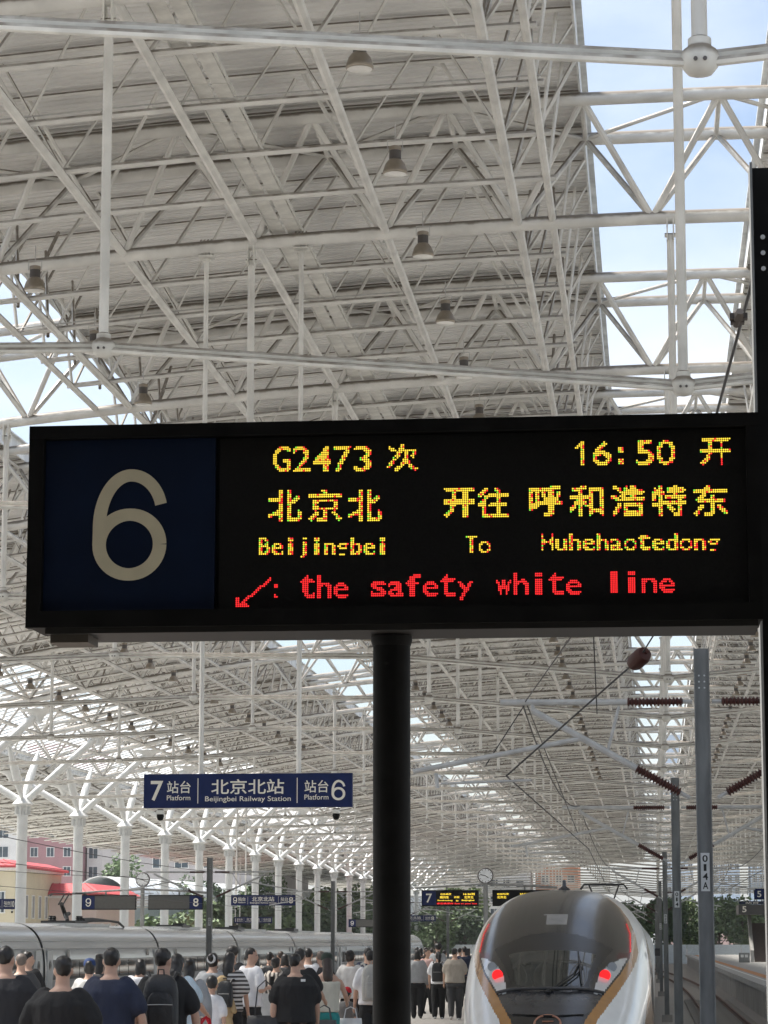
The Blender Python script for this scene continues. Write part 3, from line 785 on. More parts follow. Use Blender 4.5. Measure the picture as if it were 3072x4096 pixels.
PT = [(0, .95), (.25, 1.35), (.7, 1.72), (1.4, 2.10), (2.1, 2.40), (3, 2.82), (4, 3.22), (5, 3.55), (6, 3.80), (7, 3.95), (8.5, 4.04), (10, 4.05), (14, 4.05)]
PW_ = [(0, .30), (.25, .72), (.7, 1.02), (1.4, 1.24), (2.1, 1.36), (3, 1.47), (4, 1.55), (5, 1.61), (6, 1.65), (8, 1.68), (14, 1.68)]
PW_ = [(a, b * .965) for a, b in PW_]
PZ = [(0, .80), (.7, 1.1), (2, 1.45), (4, 1.75), (8, 1.85), (14, 1.85)]
def nose_pt(t, u):            # u in 0..1 from lower left over the top to lower right
    w, zt, zw = smooth_tab(PW_, t), smooth_tab(PT, t), smooth_tab(PZ, t); p = 2.6 + .35 * min(1, t / 8)
    if u < .14 or u > .86:
        f = (u / .14) if u < .14 else (1 - u) / .14; s = -1 if u < .5 else 1
        z = .25 + (zw - .25) * f; x = s * w * (1 - .10 * (1 - f) ** 2)
    else:
        a = math.pi * (1 - (u - .14) / .72); ca, sa = math.cos(a), math.sin(a)
        x = w * math.copysign(abs(ca) ** (2 / p), ca); z = zw + (zt - zw) * abs(sa) ** (2 / p)
    return Vector((x, t, z))
MASK = [(1.0, .12), (1.2, .2), (1.5, .36), (1.93, .58), (2.27, .83), (2.6, 1.10), (2.8, 1.22), (2.95, 1.27), (3.24, 1.26), (3.5, 1.16), (3.7, 1.02), (3.9, .80), (4.0, .62), (4.06, .3)]
GOLDW = [(1, .16), (2.3, .20), (2.8, .13), (3.2, .07), (3.6, .04), (4.06, .03)]
def region(x, t, z):
    ax = abs(x); b = interp(MASK, z)
    if t < 8.6 and ax < b + interp(GOLDW, z) and z > 1.0:
        if ax > b: return 'gold_stripe'
        # lamp cluster: leaf between the outer edge and the glass
        if 2.30 < z < 2.84:
            inner = interp([(2.30, .69), (2.42, .71), (2.55, .75), (2.7, .86), (2.84, 1.10)], z)
            if inner < ax < b - .035: return 'headlamp_cover'
        if 2.84 <= z < 2.93 and ax > b - .20: return 'tail_strip_base'
        if 2.93 <= z < 3.45 and ax > b - .045: return 'tail_strip'
        if z < 1.98: return 'nose_mask'
        if z < 2.36: return 'cowl' if ax < interp([(1.98, .56), (2.1, .74), (2.36, .86)], z) else 'nose_mask'
        # windscreen
        top = 3.26 - .30 * (ax / 1.0) ** 2.2
        side = interp([(2.36, .60), (2.5, .64), (2.7, .74), (2.85, .86), (3.0, .98), (3.1, .9), (3.3, .5)], z)
        if 2.38 < z < top and ax < side:
            gt = 2.98 - .10 * (ax / .8) ** 2
            if 2.42 < z < gt and ax < interp([(2.4, .54), (2.7, .62), (2.98, .74)], z): return 'windscreen'
            return 'glass_surround'
        if 3.40 < z < 3.58 and abs(x - .02) < .16 + (z - 3.4) * .25: return 'roof_hatch'
        return 'nose_mask'
    if z > .9:
        tg = interp([(1.0, 2.3), (1.6, 3.3), (2.1, 4.4), (2.6, 5.6), (3.0, 7.2), (3.3, 9.5), (3.5, 13)], z)
        if t > tg:
            if ((t - 7.4) / 1.5) ** 2 + ((z - 2.28) / .42) ** 2 < 1: return 'cab_side_window'
            if t > 10.6 and 2.15 < z < 2.95: return 'cab_side_window'
            if t > 9.6 + (z - 1) * .8: return 'body_shell'
            return 'gold_flank'
    return 'body_shell'
train = empty('bullet_train', (-1.66, 40.6, RAIL), 'white bullet train with black glass nose, gold stripes and red tail lamps', 'train')
NTt, NU = 250, 230
tv = [14 * (i / NTt) ** 1.35 for i in range(NTt + 1)]
grid = [[nose_pt(t, j / NU) for j in range(NU + 1)] for t in tv]
parts = {}
def gnorm(i, j):
    a = grid[min(i + 1, NTt)][j] - grid[max(i - 1, 0)][j]; b = grid[i][min(j + 1, NU)] - grid[i][max(j - 1, 0)]
    n = b.cross(a)
    if n.length < 1e-9: n = Vector((0, -1, 0))
    return -n.normalized() if n.y > 0 and i < 5 else n.normalized()
for i in range(NTt):
    for j in range(NU):
        c = (grid[i][j] + grid[i + 1][j + 1]) / 2
        r = region(c.x, c.y, c.z); parts.setdefault(r, []).append((i, j))
RM = {'gold_stripe': TGOLD, 'gold_flank': TGOLD, 'headlamp_cover': TLAMP, 'tail_strip_base': TREDD, 'tail_strip': TREDD, 'nose_mask': TBLK, 'cowl': TCOWL, 'windscreen': TGLASS, 'glass_surround': TFRAME, 'roof_hatch': mat('hatch_grey', (.30, .30, .30), .2), 'cab_side_window': TSIDE, 'body_shell': TW}
for r, cells in parts.items():
    idx = {}; vs = []; fs = []; nr = []
    for i, j in cells:
        f = []
        for a, b in ((i, j), (i, j + 1), (i + 1, j + 1), (i + 1, j)):
            k = (a, b)
            if k not in idx: idx[k] = len(vs); vs.append(grid[a][b]); nr.append(gnorm(a, b))
            f.append(idx[k])
        fs.append(f)
    me = bpy.data.meshes.new(r); me.from_pydata(vs, [], fs); me.materials.append(RM[r])
    me.polygons.foreach_set('use_smooth', [True] * len(me.polygons)); me.update()
    # make the face winding agree with the outward normal, then set smooth normals of the whole shell
    pn = me.polygons[len(me.polygons) // 2]
    if pn.normal.dot(nr[pn.vertices[0]]) < 0: me.flip_normals()
    me.normals_split_custom_set_from_vertices([tuple(n) for n in nr])
    inst(r, me, train)
# rest of the rake: straight shell
def shell_ring(y): return [nose_pt(13.9, j / 40) + Vector((0, y - 13.9, 0)) for j in range(41)]
MB().rings([shell_ring(13.9), shell_ring(27)], False).build('car_body', TW, train)
for k in range(1, 5):
    MB().rings([shell_ring(27.6 + (k - 1) * 25.6), shell_ring(27.6 + k * 25.6 - .6)], False).build('car_body', TW, train)
    MB().rings([[p * .94 + Vector((0, (.06) * p.y, .1)) for p in shell_ring(y)] for y in (27 + (k - 1) * 25.6, 27.6 + (k - 1) * 25.6)], False).build('gangway', TCOWL, train)
MB().box((0, 70, .35), (2.6, 115, .5)).build('underframe', TCOWL, train, smooth=False)
import numpy as np
GA = np.array([[tuple(p) for p in row] for row in grid]); GM = np.abs(np.arange(NU + 1) - NU / 2) > NU * .4
def surf(x, z):               # point of the nose surface seen from the front at (x, z)
    d = (GA[:, :, 0] - x) ** 2 + (GA[:, :, 2] - z) ** 2; d[:, GM] = 9
    i, j = np.unravel_index(int(np.argmin(d)), d.shape); p = grid[i][j]
    return Vector((x, p.y, z)), gnorm(int(i), int(j))
for s in (-1, 1):
    p, n = surf(s * .85, 2.575)
    n = Vector((s * .15, -1, .15)).normalized(); p = p + n * .05
    q = n.to_track_quat('Z', 'Y').to_matrix()
    d = MB()
    for ring, cnt_ in ((0, 1), (.022, 7), (.043, 13), (.064, 19), (.083, 25)):
        for k in range(cnt_):
            a = 2 * math.pi * k / cnt_; d.ell(p + n * .012 + q @ Vector((ring * math.cos(a), ring * math.sin(a), 0)), .0085, .0085, .0085, 5, 4)
    d.build('tail_lamp', TRED, train)
    MB().path([p - n * .14, p + n * .006], .09, 20, True).build('lamp_bezel', TREDD, train)
    p, n = surf(s * .955, 2.70)
    n = Vector((s * .2, -1, .2)).normalized(); p = p + n * .07
    MB().path([p - n * .1, p + n * .012], .075, 18, True).build('headlamp_lens', TLENS, train)
    d = MB()
    for k in range(16):
        z = 2.95 + .45 * k / 15; p, n = surf(s * (interp(MASK, z) - .022), z)
        if n.y > 0: n = -n
        d.ell(p + n * .008, .010, .010, .010, 5, 4)
    d.build('tail_strip_led', mat('strip_led', (.5, .01, .01), .3, emit=(1, .015, .015), es=.5), train)
    p, n = surf(s * 1.62, 2.95); MB().box(Vector((s * 1.70, 7.9, 2.93)), (.09, .1, .13)).build('side_camera', TCOWL, train)
# wipers
wp = MB()
def ws(x, z, o=.03):
    p, n = surf(x, z)
    if n.y > 0: n = -n
    return p + n * o
wp.path([ws(-.02, 2.32), ws(.18, 2.46), ws(.36, 2.58), ws(.46, 2.78)], .012, 6, True); wp.path([ws(.0, 2.31), ws(.22, 2.44), ws(.42, 2.58), ws(.5, 2.7)], .012, 6, True)
wp.path([ws(.41, 2.95), ws(.44, 2.8), ws(.47, 2.6), ws(.50, 2.42)], [.008, .016, .018, .012], 6, True); wp.ell(ws(-.02, 2.31), .045, .05, .04, 8, 6)
wp.build('wiper', TFRAME, train)
lp = MB()
lp.path([ws(-.84, 2.30, .02), ws(-.6, 2.345, .03), ws(-.3, 2.35, .04), ws(0, 2.35, .04), ws(.3, 2.35, .04), ws(.6, 2.345, .03), ws(.84, 2.30, .02)], .026, 8, True); lp.build('cowl_lip', TCOWL, train)
lp = MB(); lp.path([ws(-.55, 2.0, .006), ws(-.3, 1.985, .008), ws(0, 1.98, .008), ws(.3, 1.985, .008), ws(.55, 2.0, .006)], .012, 6, True); lp.build('cowl_seam', TFRAME, train)
ep = MB()                     # maker's emblem: ring with a bar
cpt = [surf(.20 * math.cos(a), 1.87 + .12 * math.sin(a)) for a in [2 * math.pi * k / 28 for k in range(29)]]
ep.path([p + (n if n.y < 0 else -n) * .006 for p, n in cpt], .016, 6)
for dz in (-.02, .03): ep.path([ws(-.08, 1.87 + dz, .006), ws(.09, 1.87 + dz, .006)], .012, 6, True)
ep.build('emblem', mat('emblem_copper', (.45, .20, .12), .3), train)
MB().lathe([(.12, 0), (.1, .05), (.04, .09), (.03, .2), (.0, .21)], (0, 9.4, 4.04), 10).build('antenna', TCOWL, train)
pg = MB()
for y in (48.8, 49.3): pg.path([(-.78, y, 4.84), (-.66, y, 5.0), (.66, y, 5.0), (.78, y, 4.84)], .035, 6)
pg.tube((-.5, 49, 5.0), (-.15, 50.3, 4.1), .03, 6).tube((.5, 49, 5.0), (.15, 50.3, 4.1), .03, 6); pg.box((0, 50.5, 4.14), (1.2, 1.2, .1))
pg.build('pantograph', WIRE, train)

# ------------------------------------------------------------------ silver train on the far track
TS = mat('silver_car_paint', (.60, .61, .61), .2, .25, var=.05, scale=.6, stretch=(1, .1, 3), coat=.3)
TS2 = mat('car_roof_grey', (.50, .51, .51), .3, .2, var=.1)
TBAND = mat('car_window_band', (.06, .075, .07), .05, var=.4, scale=1.2, spec=.8)
tr2 = empty('silver_train', (-25.5, 78, RAIL), 'long silver passenger train with dark window band behind the walking crowd', 'train')
def car_ring(y):
    pts = []
    for j in range(36):
        a = math.pi * j / 35; ca, sa = math.cos(a), math.sin(a)
        pts.append((1.66 * math.copysign(abs(ca) ** (2 / 3.1), ca), y, 1.9 + 1.98 * sa ** (2 / 2.5)))
    return [(1.6, y, .35)] + pts + [(-1.6, y, .35)]
CL = 24.9
car_me = MB().rings([car_ring(.22), car_ring(CL - .22)], False).mesh('car_body', TS)
gang_me = MB().rings([[(p[0] * .96, p[1], p[2] * .985) for p in car_ring(y)] for y in (-.24, .24)], False).mesh('gangway', TS2)
band_me = MB().box((1.652, CL / 2, 2.02), (.03, CL - 3.4, .78)).mesh('window_band', TBAND, False)
win_me = MB().box((1.672, 0, 2.02), (.012, 1.35, .66)).mesh('window', mat('car_window', (.015, .02, .02), .03, spec=.9), False)
door_me = MB().box((1.66, 0, 1.75), (.03, .95, 2.05)).mesh('door', TS2, False)
dwin_me = MB().lathe([(.2, 0), (.2, .012)], (1.677, 0, 2.2), 12, 'X').mesh('door_window', TBAND)
grille = MB()
for q in (-.28, .05): grille.box((1.40, q, 3.05), (.02, .22, .32), M=Matrix.Rotation(R(-33), 3, 'Y'))
grille_me = grille.mesh('grille', mat('dark_vent', (.02, .02, .02), .6), False)
lab_me = MB().box((1.668, 0, 2.66), (.012, .42, .3)).mesh('side_display', mat('display_dark', (.10, .09, .08), .2), False)
rb_me = MB().box((0, CL * .5, 3.86), (1.5, 9, .12)).mesh('roof_unit', TS2, False)
gut_me = MB().tube((1.46, .3, 3.14), (1.46, CL - .3, 3.14), .03, 6).mesh('gutter', TS2)
gut2_me = MB().tube((1.665, .3, 2.86), (1.665, CL - .3, 2.86), .025, 6).mesh('side_rib', TS)
for k in range(-1, 7):
    y = 26 + CL * k
    c = inst('car_body', car_me, tr2, (0, y, 0))
    inst('gangway', gang_me, tr2, (0, y, 0)); inst('window_band', band_me, c); inst('roof_unit', rb_me, c); inst('gutter', gut_me, c); inst('side_rib', gut2_me, c)
    for yy in (1.0, CL - 1.0): inst('door', door_me, c, (0, yy, 0)); inst('door_window', dwin_me, c, (0, yy, 0))
    for i in range(10): inst('window', win_me, c, (0, 3 + i * 2.1, 0))
    for yy in (2.6, CL - 1.9): inst('grille', grille_me, c, (0, yy, 0))
    for yy in (4.4, CL - 3.2): inst('side_display', lab_me, c, (0, yy, 0))
def roof_gear(y):
    g = MB()
    g.box((0, y, 3.98), (1.5, 2.6, .1)); g.path([(.35, y - 1, 4.02), (.1, y - .2, 4.3), (.1, y + .4, 4.34)], .09, 8, True)
    for q in (-1.0, -.3, .4, 1.0): g.lathe([(.08, 0), (.11, .06), (.07, .1), (.11, .15), (.07, .2), (.1, .24)], (.5 if q > 0 else -.4, y + q, 4.0), 8)
    g.path([(0, y + .3, 4.2), (0, y - .7, 4.75)], [.1, .09], 8, True); g.path([(.1, y - .8, 4.72), (.1, y + .4, 5.2)], .035, 6); g.path([(-.1, y - .8, 4.72), (-.1, y + .4, 5.2)], .035, 6)
    g.path([(-.85, y + .4, 5.12), (-.7, y + .4, 5.2), (.7, y + .4, 5.2), (.85, y + .4, 5.12)], .03, 6); g.path([(-.85, y + .8, 5.12), (-.7, y + .8, 5.2), (.7, y + .8, 5.2), (.85, y + .8, 5.12)], .03, 6)
    g.build('pantograph', WIRE, tr2)
    h = MB(); h.path([(.45, y + 1.6, 4.05), (.5, y + 3.5, 4.1), (.55, y + 6.8, 4.08), (.75, y + 8.1, 4.02), (.9, y + 8.6, 3.8)], [.12, .1, .05, .06, .05], 8, True); h.build('roof_cable', WIRE, tr2)
roof_gear(37)
for y in (63, 82, 107): MB().box((.1, y, 3.95), (1.4, 2.2, .14)).box((.3, y + .8, 4.04), (.6, .8, .12)).build('roof_equipment', WIRE, tr2, smooth=False)

# ------------------------------------------------------------------ people
SK = mat('skin', (.47, .29, .21), .55, var=.08); HAIR = mat('black_hair', (.012, .010, .009), .45, var=.3, scale=60, stretch=(1, 1, .1)); HAIRB = mat('brown_hair', (.045, .028, .02), .45, var=.3, scale=60); HAIRG = mat('cropped_hair', (.12, .095, .08), .6, var=.2, scale=80)
SHOE = mat('dark_shoe', (.03, .03, .03), .5); SHOEW = mat('white_shoe', (.6, .6, .6), .5); EYEM = mat('eye_dark', (.02, .015, .012), .3); LIP = mat('lip', (.30, .12, .10), .5)
def cloth(n, c, rough=.85): 
    m = mat('cloth_' + n, c, rough, var=.22, scale=7, bump=.9, stretch=(1, 1, .55))
    for k in m.node_tree.nodes:
        if k.type == 'BUMP': k.inputs['Distance'].default_value = .035
    return m
CL_ = {'black': (.010, .010, .011), 'charcoal': (.022, .022, .025), 'navy': (.014, .020, .045), 'white': (.70, .70, .72), 'offwhite': (.58, .57, .55), 'lightblue': (.45, .55, .62), 'grey': (.30, .31, .32), 'beige': (.36, .32, .27), 'cream': (.55, .53, .45), 'pink': (.55, .36, .33), 'teal': (.02, .22, .22), 'denim': (.06, .09, .15), 'paleblue': (.40, .50, .60), 'dkgrey': (.05, .05, .052), 'red': (.45, .01, .02), 'midgrey': (.15, .145, .14), 'turq': (.05, .45, .50), 'green': (.02, .035, .025), 'blue': (.02, .045, .14), 'striped': (.45, .44, .43), 'pattern': (.42, .36, .30), 'tan': (.42, .30, .17)}
def striped(name, a, b, sc, dirn='Z'):
    if name in MATS: return MATS[name]
    m = bpy.data.materials.new(name); m.use_nodes = True; t = m.node_tree; bs = t.nodes['Principled BSDF']; bs.inputs['Roughness'].default_value = .85
    co = t.nodes.new('ShaderNodeTexCoord'); w = t.nodes.new('ShaderNodeTexWave'); w.bands_direction = dirn; w.inputs['Scale'].default_value = sc; w.inputs['Distortion'].default_value = .4 if dirn == 'Z' else 6
    r = t.nodes.new('ShaderNodeValToRGB'); r.color_ramp.interpolation = 'CONSTANT'; r.color_ramp.elements[0].color = a + (1,); r.color_ramp.elements[1].color = b + (1,); r.color_ramp.elements[1].position = .45
    t.links.new(co.outputs['Object'], w.inputs['Vector']); t.links.new(w.outputs['Fac'], r.inputs['Fac']); t.links.new(r.outputs['Color'], bs.inputs['Base Color']); MATS[name] = m; return m
def cmat(k):
    if k == 'striped': return striped('cloth_striped', (.05, .045, .045), (.55, .54, .53), 5.5)
    if k == 'pattern': return striped('cloth_pattern', (.06, .05, .045), (.52, .47, .41), 4.5, 'X')
    return cloth(k, CL_[k])
JOBS = []
from mathutils import noise as mnoise
def eye_mesh(): return MB().ell((0, 0, 0), .011, .006, .007, 8, 6).mesh('eye', EYEM)
EYE_ME = eye_mesh(); MOUTH_ME = MB().ell((0, 0, 0), .022, .006, .006, 8, 4).mesh('mouth', LIP)
def cap_(mb, pts, rr, n=10):
    # tapered limb with rounded ends
    pts = [Vector(p) for p in pts]; d0 = (pts[0] - pts[1]).normalized(); d1 = (pts[-1] - pts[-2]).normalized()
    P = [pts[0] + d0 * rr[0] * .9, pts[0] + d0 * rr[0] * .55] + pts + [pts[-1] + d1 * rr[-1] * .55, pts[-1] + d1 * rr[-1] * .9]
    RR = [rr[0] * .3, rr[0] * .8] + list(rr) + [rr[-1] * .8, rr[-1] * .3]
    mb.path(P, RR, n, True)
def oval(c, rx, ry, n=18): return [Vector((c[0] + rx * math.cos(2 * math.pi * j / n), c[1] + ry * math.sin(2 * math.pi * j / n), c[2])) for j in range(n)]
def person(px, py, s, label, top='black', sleeve='short', legs='black', hair='short', girth=1., arms='down', stride=.5, turn=0., head=0., cap=None, haircol=None, kid=False, skirt=None, shoes=None, vox=None, hem=.475):
    rj = random.Random(int(px * 7 + py))
    if turn == 0: turn = rj.uniform(-.22, .22)
    if head == 0: head = rj.uniform(-.45, .45)
    if stride == .5: stride = rj.uniform(.35, .75) * rj.choice((-1, 1))
    base = atS(px, py, s); h = base.z; loc = Vector((base.x, base.y, 0))
    if h > 1.88: h = 1.88
    o = empty('person', loc, label, 'person', 'travellers walking along the platform', rz=-turn)
    vox = vox or (.013 if s > 300 else .017)
    g = girth; hs = 1.22 if kid else .955        # head scale
    Z = lambda f: f * h
    nk = .845 if not kid else .80; hc = .934 if not kid else .905
    sh = .812 if not kid else .765; shx = .099 * h * (.9 + .1 * g) * (1 if not kid else .95)
    body, shirt, trous, hairb, shoe = MB(), MB(), MB(), MB(), MB()
    # torso
    def torso(mb, inf, z0, z1, flare=0.):
        tab = [(.46, .098, .072), (.52, .100, .074), (.58, .096, .070), (.64, .097, .068), (.72, .108, .070), (.775, .114, .068), (.815, .102, .060), (.838, .066, .050), (.855, .042, .042)]
        rr = []
        for f, rx, ry in tab:
            ff = f if not kid else f * .955
            if ff < z0 - .001 or ff > z1 + .001: continue
            k = 1 + (g - 1) * (1.0 if f < .8 else .4); fl = flare * max(0, (.66 - f) / .2)
            rr.append(oval((0, (-.004 - .012 * (g - 1)) * h, Z(ff)), (rx * k + inf + fl) * h, (ry * k * (1 + .5 * (g - 1)) + inf + fl) * h))
        mb.rings(rr)
    torso(body, -.008, .44, .86)
    # head with nose, chin, ears
    H0 = Vector((0, .012 * h, Z(hc))); hm_ = Matrix.Rotation(-head, 3, 'Z'); hr = hs * h
    def hp(x, y, z): return H0 + hm_ @ (Vector((x, y, z)) * hr)
    body.ell(H0 + hm_ @ Vector((0, -.004 * hr, .012 * hr)), .0425 * hr, .054 * hr, .056 * hr, 16, 12, hm_)
    body.ell(hp(0, .014, -.026), .034 * hr, .038 * hr, .044 * hr, 14, 10, hm_)
    cap_(body, [hp(0, .048, .008), hp(0, .058, -.018)], [.006 * hr, .0095 * hr], 8)
    for e in (-1, 1): body.ell(hp(e * .044, -.002, -.006), .007 * hr, .013 * hr, .02 * hr, 8, 6, hm_)
    cap_(body, [(0, -.004 * h, Z(nk - .03)), (0, .004 * h, Z(hc - .03))], [.036 * h * (.9 + .15 * g), .031 * h * (.85 + .18 * g)])
    # arms
    for e in (-1, 1):
        S0 = Vector((e * shx, -.006 * h, Z(sh)))
        mode = arms if isinstance(arms, str) else arms[0 if e < 0 else 1]
        sw = (.03 if e < 0 else -.03) * (1 if stride > 0 else -1)
        if mode == 'down': E_ = S0 + Vector((e * .035 * h * g, (-.015 + sw) * h, -.165 * h)); Wr = E_ + Vector((e * .006 * h, (.035 + sw) * h, -.14 * h))
        elif mode == 'bent': E_ = S0 + Vector((e * .045 * h, -.01 * h, -.16 * h)); Wr = E_ + Vector((-e * .05 * h, .115 * h, .02 * h))
        elif mode == 'wide': E_ = S0 + Vector((e * .07 * h, -.02 * h, -.155 * h)); Wr = E_ + Vector((e * .02 * h, .03 * h, -.135 * h))
        elif mode == 'strap': E_ = S0 + Vector((e * .05 * h, .0, -.155 * h)); Wr = E_ + Vector((-e * .045 * h, .05 * h, .12 * h))
        else: E_ = S0 + Vector((e * .06 * h, .02 * h, -.15 * h)); Wr = E_ + Vector((e * .01 * h, .10 * h, -.06 * h))
        cap_(body, [S0.lerp(E_, .25), S0.lerp(E_, .5), E_], [.022 * h, .026 * h * g ** .5, .022 * h * g ** .4])
        cap_(body, [E_, E_.lerp(Wr, .35), Wr], [.0225 * h * g ** .4, .0225 * h * g ** .4, .0145 * h])
        d = (Wr - E_).normalized(); sd_ = Vector((0, 1, 0)) - d * d.y; sd_.normalize(); wd = d.cross(sd_)
        pl = Wr + d * .028 * h
        cap_(body, [Wr, pl, Wr + d * .045 * h], [.0145 * h, .018 * h, .018 * h], 8)
        for q, L in ((-1.5, .030), (-.5, .036), (.5, .034), (1.5, .026)):
            b0 = Wr + d * .048 * h + sd_ * q * .0085 * h; k1 = b0 + d * L * .55 * h; k2 = k1 + (d * .6 - wd * e * .6).normalized() * L * .5 * h
            cap_(body, [b0, k1, k2], [.0052 * h, .005 * h, .0045 * h], 6)
        tb_ = Wr + d * .02 * h + sd_ * .014 * h; cap_(body, [tb_, tb_ + (d + sd_ * .9).normalized() * .022 * h, tb_ + (d * 1.2 + sd_ * .5).normalized() * .04 * h], [.006 * h, .0056 * h, .005 * h], 6)
        # sleeves
        inf = .009 * h + .006 * h * g
        if sleeve == 'short': cap_(shirt, [S0 + Vector((-e * .02 * h, 0, .006 * h)), S0.lerp(E_, .35), S0.lerp(E_, .74)], [.042 * h * (.8 + .2 * g), .032 * h * g ** .5 + inf * .9, .029 * h * g ** .5 + inf * 1.2])
        elif sleeve == 'long':
            cap_(shirt, [S0 + Vector((-e * .02 * h, 0, .006 * h)), S0.lerp(E_, .5), E_], [.042 * h, .032 * h + inf, .026 * h + inf]); cap_(shirt, [E_, E_.lerp(Wr, .5), E_.lerp(Wr, .93)], [.026 * h + inf, .023 * h + inf, .018 * h + inf])
    # legs
    st = stride * .10 * h
    for e in (-1, 1):
        f = e * (1 if stride > 0 else -1); a = abs(st)
        hp_ = Vector((e * .052 * h, 0, Z(.47))); kn = Vector((e * .054 * h, (a * .55 if f > 0 else -a * .15), Z(.265))); an = Vector((e * .052 * h, (a if f > 0 else -a * 1.05), Z(.048) + (0 if f > 0 else .035 * abs(stride) * h)))
        cap_(body, [hp_, hp_.lerp(kn, .5), kn], [.056 * h * g ** .5, .049 * h * g ** .5, .034 * h]); cap_(body, [kn, kn.lerp(an, .35), an], [.033 * h, .033 * h, .020 * h])
        if legs != 'bare':
            lw = .010 * h
            if skirt is None:
                cap_(trous, [hp_ + Vector((0, 0, .0)), hp_.lerp(kn, .5), kn], [.060 * h * g ** .5, .053 * h * g ** .5 + lw, .042 * h + lw]); cap_(trous, [kn, kn.lerp(an, .5), an + Vector((0, 0, -.005 * h))], [.042 * h + lw, .038 * h + lw, .034 * h + lw * .6])
            else: cap_(trous, [hp_, hp_.lerp(kn, .55)], [.066 * h, .062 * h])
        ft = an + Vector((0, 0, -.03 * h)); tilt = 0 if f > 0 else -.03 * h * abs(stride)
        cap_(shoe, [ft + Vector((0, -.018 * h, -.002 * h)), ft + Vector((0, .04 * h, -.004 * h)), ft + Vector((e * .004 * h, .085 * h, tilt - .004 * h))], [.023 * h, .022 * h, .019 * h])
    torso(trous, .006, .44, .535)
    if sleeve == 'none': torso(shirt, .012, hem - .012, .81)
    else: torso(shirt, .013, hem - .012, .84, .006 * g)
    # hair
    hx = lambda x, y, z: H0 + hm_ @ (Vector((x, y, z)) * hr)
    if hair != 'none':
        hairb.ell(hx(0, -.010, .024), .0455 * hr, .0535 * hr, .049 * hr, 16, 12, hm_)
        hairb.ell(hx(0, -.026, .006), .040 * hr, .034 * hr, .040 * hr, 14, 10, hm_)
        if hair in ('long', 'pony', 'bob', 'bun', 'halfup'):
            hairb.ell(hx(0, -.02, .0), .05 * hr, .05 * hr, .062 * hr, 14, 10, hm_)
        if hair == 'long': cap_(hairb, [hx(0, -.026, -.01), hx(0, -.045, -.07), hx(0, -.055, -.15), hx(0, -.05, -.19)], [.046 * hr, .05 * hr, .046 * hr, .03 * hr])
        if hair == 'bob': cap_(hairb, [hx(-.02, -.02, -.03), hx(-.022, -.025, -.06)], [.036 * hr, .034 * hr]); cap_(hairb, [hx(.02, -.02, -.03), hx(.022, -.025, -.06)], [.036 * hr, .034 * hr])
        if hair == 'pony': hairb.ell(hx(0, -.062, .02), .02 * hr, .02 * hr, .02 * hr, 10, 8); cap_(hairb, [hx(0, -.07, .015), hx(0, -.08, -.05), hx(0, -.07, -.13)], [.02 * hr, .026 * hr, .012 * hr])
        if hair == 'bun': hairb.ell(hx(0, -.062, .034), .030 * hr, .026 * hr, .030 * hr, 12, 8)
        if hair == 'halfup': hairb.ell(hx(0, -.05, .05), .034 * hr, .03 * hr, .026 * hr, 12, 8); cap_(hairb, [hx(0, -.03, -.02), hx(0, -.045, -.10)], [.044 * hr, .034 * hr])
        if hair == 'big': hairb.ell(hx(0, -.014, .03), .062 * hr, .062 * hr, .056 * hr, 14, 10)
    HM = {'g': HAIRG, 'b': HAIRB}.get(haircol, HAIR)
    if shoes is None: shoes = SHOE
    JOBS.append((o, 'body', body, SK, vox, True)); JOBS.append((o, 'shirt', shirt, cmat(top), vox * 1.1, True))
    if legs != 'bare' or skirt: JOBS.append((o, 'trousers' if skirt is None else 'shorts', trous, cmat(skirt or legs), vox * 1.1, True))
    JOBS.append((o, 'shoes', shoe, shoes, vox * .9, True))
    if hair != 'none': JOBS.append((o, 'hair', hairb, HM, vox * .8, True))
    for e in (-1, 1):
        ey = inst('eye', EYE_ME, o, hp(e * .018, .047, .004)); ey.rotation_euler = (0, 0, -head)
    mo = inst('mouth', MOUTH_ME, o, hp(0, .050, -.036)); mo.rotation_euler = (0, 0, -head)
    if cap:
        cb = MB(); cb.lathe([(.052 * hr, -.0), (.053 * hr, .02 * hr), (.046 * hr, .045 * hr), (.028 * hr, .06 * hr), (.004 * hr, .066 * hr)], hx(0, -.006, .022), 18)
        cb.rings([[hx(.045 * math.cos(a), .045 * math.sin(a), .026), hx(.05 * math.cos(a), .05 * math.sin(a) + .045 * math.sin(a), .020), hx(.05 * math.cos(a), .05 * math.sin(a) + .045 * math.sin(a), .016), hx(.045 * math.cos(a), .045 * math.sin(a), .020)] for a in [math.pi * i / 10 for i in range(11)]])
        cb.build('cap', cloth(cap, CL_[cap]), o)
    o['h'] = h
    return o
